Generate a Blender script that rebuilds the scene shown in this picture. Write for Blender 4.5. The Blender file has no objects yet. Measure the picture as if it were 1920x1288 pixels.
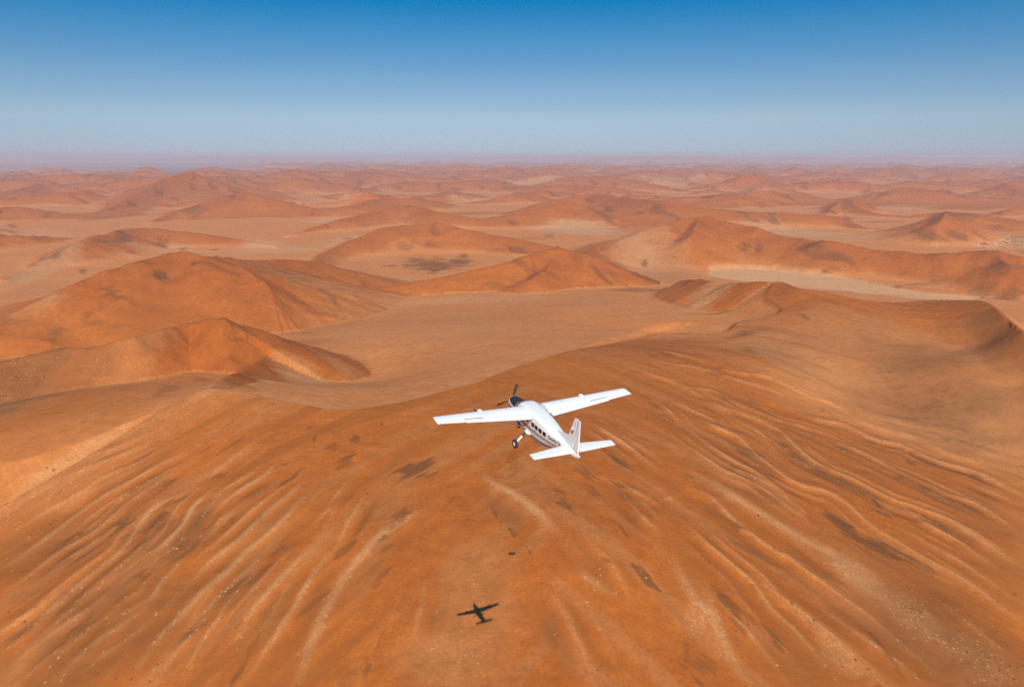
# Desert flight: a white high-wing aircraft over red dunes.  Units are metres, +Y looks along the camera, floor of the dune valleys is z = 0.
import bpy, bmesh, math, random
import numpy as np

C = bpy.context.scene.collection
R = math.radians
random.seed(7)
RNG = np.random.default_rng(11)

# ------------------------------------------------------------------ camera, sky, sun, exposure
CAM_Z = 260.0
HAZE_DENSITY = 5.4e-5
cam_data = bpy.data.cameras.new('camera')
cam_data.sensor_width = 36.0
cam_data.lens = 26.0
cam_data.clip_start = 0.5
cam_data.clip_end = 400000.0
cam = bpy.data.objects.new('camera', cam_data)
C.objects.link(cam)
cam.location = (0, 0, CAM_Z)
cam.rotation_euler = (math.pi / 2 - math.atan((644 - 294) / (26 / 36 * 1920)), 0, 0)
bpy.context.scene.camera = cam

SUN_EL, SUN_AZ = R(37.42), R(175.6)          # azimuth clockwise from +Y: the sun stands behind the camera, a little to the right
sun_data = bpy.data.lights.new('sun', 'SUN')
sun_data.energy = 4.6
sun_data.angle = R(0.22)
sun_data.color = (1.0, 0.94, 0.85)
sun = bpy.data.objects.new('sun', sun_data)
C.objects.link(sun)
sun.rotation_euler = (math.pi / 2 - SUN_EL, 0, math.pi - SUN_AZ + 0.0)

SKY_TINT = [(0, (0.457, 0.318, 0.315)), (0.007, (0.525, 0.425, 0.43)), (0.0476, (0.862, 0.738, 0.574)), (0.0919, (0.735, 0.838, 0.741)), (0.1495, (0.3, 0.823, 0.908)), (0.185, (0.012, 0.745, 0.958)), (0.35, (0.092, 0.692, 0.923))]
world = bpy.data.worlds.new('World')
bpy.context.scene.world = world
world.use_nodes = True
wn, wl = world.node_tree.nodes, world.node_tree.links
wn.clear()
sky = wn.new('ShaderNodeTexSky')
sky.sky_type = 'NISHITA'
sky.sun_disc = False
sky.sun_elevation = SUN_EL
sky.sun_rotation = SUN_AZ
sky.altitude = 600
sky.air_density = 1.0
sky.dust_density = 0.3
sky.ozone_density = 3.0
# deep polarised blue: the clear-air sky climbs to its zenith colour faster with elevation
tc = wn.new('ShaderNodeTexCoord')
sep = wn.new('ShaderNodeSeparateXYZ')
mul = wn.new('ShaderNodeMath'); mul.operation = 'MULTIPLY_ADD'; mul.inputs[1].default_value = 2.7; mul.inputs[2].default_value = .075
com = wn.new('ShaderNodeCombineXYZ')
nrm = wn.new('ShaderNodeVectorMath'); nrm.operation = 'NORMALIZE'
ramp = wn.new('ShaderNodeValToRGB')                  # desert dust warms and dims the lowest degrees, the polariser deepens the blue above
for k, (pos, col) in enumerate(SKY_TINT):
    e = ramp.color_ramp.elements[k] if k < 2 else ramp.color_ramp.elements.new(pos)
    e.position = pos; e.color = (*col, 1)
tint = wn.new('ShaderNodeMix'); tint.data_type = 'RGBA'; tint.blend_type = 'MULTIPLY'; tint.inputs['Factor'].default_value = 1.0
bg = wn.new('ShaderNodeBackground'); bg.inputs['Strength'].default_value = 0.13
wo = wn.new('ShaderNodeOutputWorld')
wl.new(tc.outputs['Generated'], sep.inputs[0])
wl.new(sep.outputs['X'], com.inputs['X']); wl.new(sep.outputs['Y'], com.inputs['Y'])
wl.new(sep.outputs['Z'], mul.inputs[0]); wl.new(mul.outputs[0], com.inputs['Z'])
wl.new(com.outputs[0], nrm.inputs[0]); wl.new(nrm.outputs[0], sky.inputs['Vector'])
wl.new(sep.outputs['Z'], ramp.inputs[0]); wl.new(sky.outputs[0], tint.inputs['A']); wl.new(ramp.outputs[0], tint.inputs['B']); wl.new(tint.outputs['Result'], bg.inputs['Color'])
wl.new(bg.outputs[0], wo.inputs['Surface'])

vs = bpy.context.scene.view_settings
vs.view_transform = 'Standard'; vs.look = 'None'; vs.gamma = 1.0; vs.use_curve_mapping = False
vs.exposure = 0.35
bpy.context.scene.cycles.use_denoising = False
bpy.context.scene.cycles.max_bounces = 6

# ------------------------------------------------------------------ map of the dunes (x, y, height in metres)
RAMP_STOP = (261, 819)
NEAR_CREST = [
    [-321.3,282.5,60],
    [-290.5,311.2,74],
    [-253.6,335.3,92],
    [-234.7,354.7,101],
    [-220.2,376.1,108],
    [-209.5,397.3,114],
    [-198.6,415.5,120],
    [-181.3,424.7,125],
    [-155.9,420.5,123],
    [-123.9,407.7,121],
    [-94.4,400.3,120],
    [-63.5,418.5,119],
    [-37.1,446.8,118],
    [-21,464.9,117],
    [0,503.5,115],
    [33.4,558.5,110],
    [86.2,681.1,86],
    [131.8,771.5,70],
    [156.9,813.5,64],
    [178.3,832.4,62],
    [208.5,785.3,72],
    [233.2,775.8,79],
    [260.6,819.4,80],
    [283.5,809.8,87],
    [299.1,811,91],
    [309.8,833.2,92],
    [311.1,877,93],
    [317.7,905.4,97],
    [343.1,944,104],
    [344.1,873,108],
    [377.1,859.5,104],
    [408.9,845.5,99],
    [443.4,839.5,97],
    [477.3,835,101],
    [491.4,798.2,108],
    [489.3,749.7,115],
    [469.1,687.9,112],
    [458.8,645.2,108],
    [443,562.5,98],
    [439.8,498.1,85],
]
NEAR_POINTS = [
    [0,203.2,95],
    [-12.5,234.7,100],
    [-45.1,205.7,93],
    [-82.1,211.8,88],
    [-188.3,232.8,71],
    [-131.9,220.4,81],
    [41.6,205.7,93],
    [78.1,210.6,89],
    [186.3,230.3,73],
    [136.7,219.2,82],
    [-219.9,282.4,81],
    [-152.6,265,92],
    [-112.7,275.2,98],
    [-81,282.9,106],
    [0,322.9,112],
    [-42.7,301.4,109],
    [30.7,275.5,110],
    [78,288.4,103],
    [164.6,323.3,84],
    [272.1,356.3,66],
    [98.4,374.5,104],
    [154.5,408.1,90],
    [213.7,432.1,80],
    [284.3,465.7,66],
    [352.6,475.3,62],
    [294.4,609.9,70],
    [366.2,618.1,82],
    [225.2,613.8,88],
    [139.9,547.7,98],
    [371.1,726.3,90],
    [427.4,730.5,89],
    [445.7,673.8,92],
    [382.8,568.2,74],
    [418.4,577.8,80],
    [-69.9,348.1,115],
    [-153.7,355.3,112],
    [-192.1,346.9,101],
    [-221.1,333.6,90],
    [12.1,397.9,117],
    [326.5,734.8,88],
    [327.2,794.6,98],
    [324.7,578.6,66],
    [0,60,72],
    [-160,60,48],
    [160,60,50],
    [0,-300,5],
    [-500,250,0],
    [500,250,4],
    [-400,-200,0],
    [400,-200,0],
    [700,500,10],
    [640,350,6],
]
DUNE_CRESTS = [
    ["A1",0.62,0.5,[[-510,551,71],[-452,556,89],[-403,560,103],[-379,564,108],[-362,571,111],[-337,566,112],[-323,571,114],[-307,582,117],[-297,607,117],[-285,642,117],[-252,632,123],[-231,636,113],[-210,644,101],[-203,669,88],[-204,721,68]]],
    ["A2",0.5,0.42,[[-232,713,80],[-219,650,88],[-208,595,96],[-201,535,106],[-192,483,115],[-183,428,124]]],
    ["A3",0.5,0.5,[[-270,678,113],[-253,650,103],[-247,638,96],[-232,586,98]]],
    ["B1",0.36,0.5,[[-671,799,30],[-654,862,45],[-643,907,58],[-621,939,72],[-606,1001,88],[-584,1059,102],[-563,1097,110],[-547,1122,113],[-520,1164,116],[-471,1135,113],[-446,1141,104],[-419,1133,96],[-369,1077,82],[-342,1036,72],[-333,1006,64],[-353,1001,56],[-401,1026,40]]],
    ["B3",0.35,0.4,[[-474,1143,112],[-468,1246,95],[-442,1330,80],[-402,1389,70],[-375,1440,62]]],
    ["B4",0.3,0.35,[[-458,1213,80],[-426,1219,64],[-374,1222,50],[-325,1236,42]]],
    ["C",0.44,0.45,[[-387,1264,40],[-337,1355,22],[-257,1357,26],[-200,1373,31],[-124,1419,42],[-63,1443,52],[0,1465,62],[54,1499,76],[92,1510,83],[130,1499,76],[172,1486,64],[232,1451,42],[277,1436,22],[296,1350,20]]],
    ["C2",0.45,0.45,[[99,1620,70],[79,1455,60],[39,1343,46],[5,1327,24]]],
    ["D1",0.5,0.55,[[245,1366,10],[261,1299,32],[279,1236,54],[292,1146,74],[302,1062,86],[317,988,96],[334,956,102],[343,944,104]]],
    ["H",0.36,0.4,[[140,1612,50],[219,1904,31],[276,1920,49],[338,1963,69],[419,2021,86],[519,2079,99],[558,2058,93],[608,2027,85],[663,1972,74],[732,1887,59],[780,1809,60]]],
    ["HR",0.62,0.45,[[752,1805,63],[828,1743,56],[885,1658,54],[940,1589,60],[999,1558,71],[1024,1510,70],[1061,1467,58],[1105,1383,50]]],
    ["H2",0.5,0.5,[[522,2093,98],[482,1959,82],[446,1871,62]]],
    ["H3",0.6,0.6,[[1025,1563,70],[991,1486,60],[976,1429,50],[997,1394,44]]],
    ["I",0.36,0.42,[[-466,1672,18],[-471,1864,20],[-459,1994,30],[-400,2145,50],[-348,2215,64],[-274,2258,69],[-225,2250,67],[-142,2204,54],[-31,2136,40],[59,2051,34],[128,1968,28]]],
    ["J",0.34,0.4,[[-742,2463,10],[-712,2620,16],[-631,2765,36],[-551,2979,50],[-464,3113,63],[-375,3101,59],[-271,2929,48],[-122,2845,36],[0,2880,45],[106,2978,61],[194,3040,78],[269,3034,76],[315,2953,54],[354,2837,28],[399,2719,7]]],
    ["K",0.36,0.42,[[-1086,1556,12],[-1131,1695,8],[-1130,1797,23],[-1127,1936,45],[-1159,2158,52],[-1120,2269,49],[-1029,2282,45],[-909,2263,30],[-799,2224,18],[-683,2158,10]]],
    ["L",0.34,0.4,[[0,3343,20],[127,3569,49],[264,3726,66],[401,3782,81],[501,3534,80],[605,3159,82],[727,3010,71],[871,2915,57],[1080,2916,47],[1237,2892,40],[1273,2784,21],[1289,2648,10]]],
    ["M",0.42,0.45,[[1456,3410,20],[1607,3625,51],[1653,3633,65],[1612,3458,36],[1620,3298,21],[1678,3225,15],[1749,3189,22],[1839,3209,30],[1770,2892,52],[1813,2763,42],[1884,2636,30]]],
    ["N",0.45,0.5,[[1384,2414,85],[1337,2327,70],[1312,2315,48],[1351,2432,20]]],
    ["O",0.3,0.36,[[-1886,3351,10],[-1927,3666,30],[-2018,4202,93],[-2076,4686,151],[-2040,4822,161],[-1874,4751,117],[-1721,4685,74],[-1709,5253,15]]],
    ["O2",0.32,0.36,[[-1435,2911,10],[-1443,3164,24],[-1373,3334,56],[-1336,3560,87],[-1273,3635,90],[-1105,3543,65],[-863,3372,35],[-720,3379,51],[-624,3666,64],[-482,3776,58],[-309,3953,15]]],
    ["P",0.3,0.34,[[-1743,5131,10],[-1754,5649,59],[-1608,5712,112],[-1466,5779,90],[-1163,5494,57],[-990,5837,12]]],
    ["Q",0.3,0.34,[[-3131,4334,40],[-3153,4852,67],[-3156,5143,81],[-2887,5045,53],[-2523,4881,12]]],
    ["Q2",0.3,0.34,[[-2223,3001,40],[-2146,3212,52],[-2026,3237,37],[-1899,3289,10]]],
    ["R",0.3,0.34,[[-1147,6244,12],[-851,6035,70],[-537,5856,68],[-167,5916,82],[79,5602,45],[381,5399,68],[647,5090,58],[970,5274,14]]],
    ["T",0.3,0.36,[[1301,4590,14],[1444,4645,63],[1510,4457,89],[1713,4663,68],[1887,4590,14]]],
    ["U",0.3,0.36,[[2054,4258,14],[2268,4461,83],[2382,4439,90],[2489,4398,55],[2704,4339,40],[2872,4222,34]]],
    ["V",0.3,0.36,[[2463,6712,12],[2760,6996,55],[3025,7045,68],[3624,7558,12]]],
    ["W",0.3,0.36,[[-3683,13107,10],[-3090,12231,77],[-2491,11829,67],[-1576,10180,10]]],
]
RIBS = [
    [3.5,1.3,1,[[-137.1,332.2],[-142.9,322],[-146.7,310.4],[-146.9,298.7],[-149.8,289.4],[-157.1,280.4],[-164.6,268.1]]],
    [3.5,1.3,1,[[-153.5,324.6],[-165.6,320.5],[-168.9,313.9],[-169.5,302],[-169.1,289.1],[-173.9,281.5],[-182.7,267.9],[-189,256.7],[-196.5,245.8]]],
    [3,1.2,0.9,[[-165,350.4],[-177.6,337.5],[-186.2,329.9],[-188.3,322.9],[-194,309.5],[-201.9,301.4],[-210,285.2],[-215.5,275.6]]],
    [4,1.3,1.2,[[-166.5,362.5],[-178.7,355.6],[-189,347.7],[-204.2,339.1],[-213.4,328.9],[-219.1,309.5],[-227.1,293.3]]],
    [3,1.2,0.9,[[-174.7,380.2],[-194.7,360],[-212.2,350.6],[-216.8,344],[-229.9,331.4],[-241.5,315.5]]],
    [3,1.1,0.8,[[-183.2,386],[-207.2,366.9],[-221.7,358.4],[-236.9,344.6],[-250.7,330.5]]],
    [2.5,1,0.7,[[-132.9,366.2],[-138.6,352.3],[-145.7,340.8],[-156.4,331.9]]],
    [3,1.1,1,[[-116.9,343.7],[-119.6,331.1],[-127.8,320.6],[-134.2,312.4],[-135.9,306]]],
    [3,1.3,1,[[-97.1,330.3],[-102.4,315.1],[-107.5,305],[-113.8,293.5],[-117.7,285.2],[-124.7,273.7],[-129.8,261.5]]],
    [4,1.3,1.2,[[-95,314.1],[-98.3,300.3],[-103.1,290.1],[-111.1,279.3],[-115.4,268],[-119.8,260.5],[-125.4,248.5],[-131.9,236.4],[-134.3,224]]],
    [2.5,1,0.7,[[-119,319.2],[-126.5,305.1],[-133.7,295],[-139.7,283.7]]],
    [3,1.1,0.9,[[-137.1,279.6],[-138.7,272.4],[-140.8,264.6],[-142.1,257.4],[-150.9,252],[-156.1,248.5]]],
    [2.5,1,0.8,[[-76.8,305.2],[-82.5,295.9],[-85.8,289.6]]],
    [3.5,1.2,1.1,[[-74.5,281.6],[-82.8,273.8],[-90.2,261.6],[-95.7,250.9],[-99.2,243.4],[-100.5,227.2]]],
    [3,1.3,1,[[-70.2,274.8],[-75.7,266.9],[-79.9,255.3],[-82.3,242.3],[-86.2,230.6],[-91.5,213.4]]],
    [2,1,0.7,[[-101.3,274.6],[-105.4,265],[-108.9,254.4],[-110.7,245.4],[-113.5,235.3],[-114.2,224.7],[-115.9,217.6]]],
    [2,0.8,0.7,[[-181.4,246.8],[-184.2,239.9],[-188,234.9]]],
    [2,0.8,0.7,[[-164.6,240.1],[-170.1,234.8],[-173.5,229.2]]],
    [2,0.8,0.6,[[-166.3,263.3],[-168,257.8],[-173.9,253.8],[-179.1,248.9]]],
    [2,0.7,0.6,[[-102.1,224],[-105.2,215.8]]],
    [2,0.8,0.5,[[-223.2,329],[-227.8,317],[-234.5,304.5]]],
    [2,0.8,0.4,[[-139.9,237.7],[-143.5,229.8],[-145.7,223]]],
    [5,1.4,1.3,[[-37.6,300.1],[-47.6,288.5],[-54.3,278.1],[-63,262],[-67.8,248.2],[-69.7,235.4],[-71.1,219],[-70.9,209.7]]],
    [2,0.8,0.6,[[-76.5,329.1],[-79.7,310.7],[-83.4,292.9]]],
    [2,0.8,0.5,[[-65.3,319.4],[-69.2,293.2],[-73.1,272.5],[-76.4,263.6]]],
    [6,0.8,0.9,[[-15.6,330.8],[-7.9,317.2],[2.2,304.2],[11.4,288.4],[19.7,272.1]]],
    [5,0.8,1.2,[[23,256.1],[29.2,249.7],[35.2,244.9],[39.1,243.2]]],
    [3,0.7,0.3,[[28.4,279.3],[31.8,268.3],[37.8,259.3],[42.7,245.7],[44.4,234.9]]],
    [3,0.6,0.5,[[-33.4,252.8],[-33,241.7],[-34.2,231.3],[-34.9,218.7]]],
    [3,0.6,0.3,[[8.8,247.6],[14.7,242.1],[19,233.1],[22.7,221.9],[25.5,211.5],[27.7,204.3]]],
    [3,1.2,0.9,[[42.6,398],[54.7,376.1],[62.5,364.3],[74.2,340.6]]],
    [3,1.1,0.9,[[49.2,326],[56.9,315],[67.6,306.5]]],
    [3,1.1,0.8,[[51.7,307.3],[57,292.1],[62.6,280.9]]],
    [4,0.6,0.5,[[-15.9,256.3],[-12.9,244.8],[-9.4,237.1]]],
    [4,1.3,1,[[95.6,388.1],[103.9,371.8],[112,357.9],[125.6,353],[133.7,336.9],[140.2,327.5],[145.7,314.3]]],
    [3,1.2,0.9,[[102.9,420.4],[110.3,397.1],[120.8,376.1],[130.5,368.2],[138.2,352.6],[141.5,342.9]]],
    [12,1.2,1.3,[[87.2,350.6],[99.7,342.2],[107.5,330.6],[115.7,322.1],[123.5,314],[133,303.4],[144,295.7],[150.3,277.4],[156.1,261],[163.1,249.2],[171.2,241.1],[183.3,233.4]]],
    [2.5,1.3,0.8,[[82.9,331.6],[92.9,328.2],[98.2,316.4],[101.6,306.5],[107.6,296.7],[114.4,287.8],[118.6,286.2],[125.8,275.1],[133.9,263.7],[139.8,255.1],[144.1,244.2],[149.7,235.7],[152,225]]],
    [3,1.5,0.8,[[110,451.7],[122,432],[136.3,419.9],[139.6,396.5],[145.5,376.7],[153.4,365.2],[167.4,364.2],[174.3,355.3],[177.3,339.1],[180.9,330.3],[187,320.7],[192.8,311.6],[202.2,300.7],[208.9,286.9],[214.3,271.4]]],
    [3,1.2,1,[[143.9,455],[150.7,444.2],[159.6,428.7],[168.6,415.7]]],
    [3,1.5,0.7,[[131.5,480.3],[145.6,471.3],[163.3,461.2],[171.9,444.1],[174,419.4],[180.3,398.5],[191.7,389.1],[199.6,379],[207.2,369.3],[218.8,363.7],[228.6,355.6],[237.8,341.6],[247.7,320.4]]],
    [3,1.5,0.7,[[199.9,460.6],[210.4,444],[220.5,431.7],[230,417.1],[240.5,403.9],[248.7,390.5],[259.9,381.5],[265.4,366.5],[269.5,352.6]]],
    [3,1.3,0.6,[[159.2,486.5],[177.5,468.2],[198.1,463.4],[212.7,455.9],[221,442.1]]],
    [3,1.5,0.7,[[193.6,505.1],[211.9,490.5],[232.2,490.1],[244.1,468.9],[263,467.3],[273.9,446.5],[291.5,439.4],[299.9,425.8],[308,408.9]]],
    [5,1.3,0.9,[[245.2,523.4],[256.8,508.8],[264,500],[286.5,493.9],[294.4,469.2],[310.8,459.1],[331.6,443.7]]],
    [2.5,1.2,0.7,[[75.6,298.4],[83,281.6],[91.5,268.6],[96.3,260.9],[98.7,249.5],[104,240.7],[106.9,233],[110.5,225.8],[113.9,215.5]]],
    [6,1,1.1,[[64.3,267.3],[66.4,256.8],[68.9,245.1],[73.4,239.8],[74.7,229.3],[76.7,219.6],[80.2,210.8]]],
    [2,1.4,0.2,[[134.5,251.2],[135.2,239.8],[137.4,230.8],[139.5,222.4]]],
    [2.5,1.2,0.7,[[208.6,372.2],[213.1,353.1],[215.9,343.4],[222.7,335.4],[226.5,323.3],[234.1,313.2]]],
    [8,0.8,0.8,[[109.9,252.2],[114.4,241.8],[118.6,232.1],[123.1,224.1],[125.6,216.2]]],
    [2.5,1.4,0.7,[[112,575.8],[131.4,570.4],[149.1,566],[175,548.1],[195.9,542],[211.7,535.1]]],
    [2.5,1.4,0.6,[[119.2,501.4],[142.1,509.2],[159.8,483.3],[182.8,463.8]]],
    [2.5,1.5,0.5,[[164.8,578.2],[181.5,569.7],[206.2,572.5],[229.6,550.1],[250.2,539.9],[253.3,506.8]]],
    [2.5,1.2,0.5,[[209,601],[226.2,583.8]]],
    [2.5,1.3,0.8,[[91.7,465.7],[98.1,445.9],[102.9,417.6]]],
    [2.5,1.3,0.7,[[104,468.3],[121.4,448.7],[135.8,437.3]]],
    [2.5,1.3,0.4,[[126.1,650.8],[144.4,614.6],[166.6,584.6]]],
    [2.5,1.3,0.6,[[89,549.4],[102.9,526.8],[119.8,510.8],[134.9,481.3],[147,462.6]]],
    [3,1.2,1,[[-140.7,256.3],[-148.5,247.1],[-158.4,239.5],[-165.8,227.4]]],
    [3,1.2,1,[[-161.9,267.3],[-169.5,257.3],[-180.6,248.4],[-191.1,237.2]]],
    [3,1.1,0.9,[[-118.4,243.6],[-124.1,233.4],[-128.8,218.9]]],
    [2.5,1.1,0.8,[[-182.9,273.5],[-191.5,264.1],[-202.9,255.9],[-211,251.8]]],
    [2.5,1.1,0.8,[[-162.1,251.7],[-171.6,241.8],[-181.5,232.7],[-186.2,229.6]]],
    [3,1.1,0.9,[[-114.4,255.3],[-117.6,241.6],[-122.5,229.6],[-123.7,218]]],
    [3,1.3,0.8,[[196.7,339.5],[205.4,324.6],[213.5,310.8],[219.9,296.2],[225,287.1]]],
    [3,1.2,0.8,[[118.6,256.8],[127.9,246],[135.3,236.6],[142.6,226.9],[145.2,219.8]]],
    [3,1.2,0.9,[[96,268.6],[103.2,257.7],[111.7,248],[119.2,237.5],[127.1,227.7],[130.6,217]]],
    [3,1.1,0.8,[[77.4,249.1],[83.4,237.7],[89.5,226.1],[93.7,211.6]]],
    [3,1.3,0.6,[[291.2,521.5],[312.9,501.3],[329,476.2],[345.7,460.6]]],
    [3,1.3,0.5,[[264,535],[294.1,527],[323.8,506.4],[353,471.7]]],
    [3,1.3,0.7,[[223.2,367.4],[231.2,349.9],[238.8,334.2],[247.4,316.9]]],
    [3,1.2,0.7,[[179.1,277.9],[184.1,265.4],[189,252.8],[196.8,243.3]]],
    [3,1.2,0.7,[[274.7,423.3],[284.4,405.8],[296.3,388.2]]],
]
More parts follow.
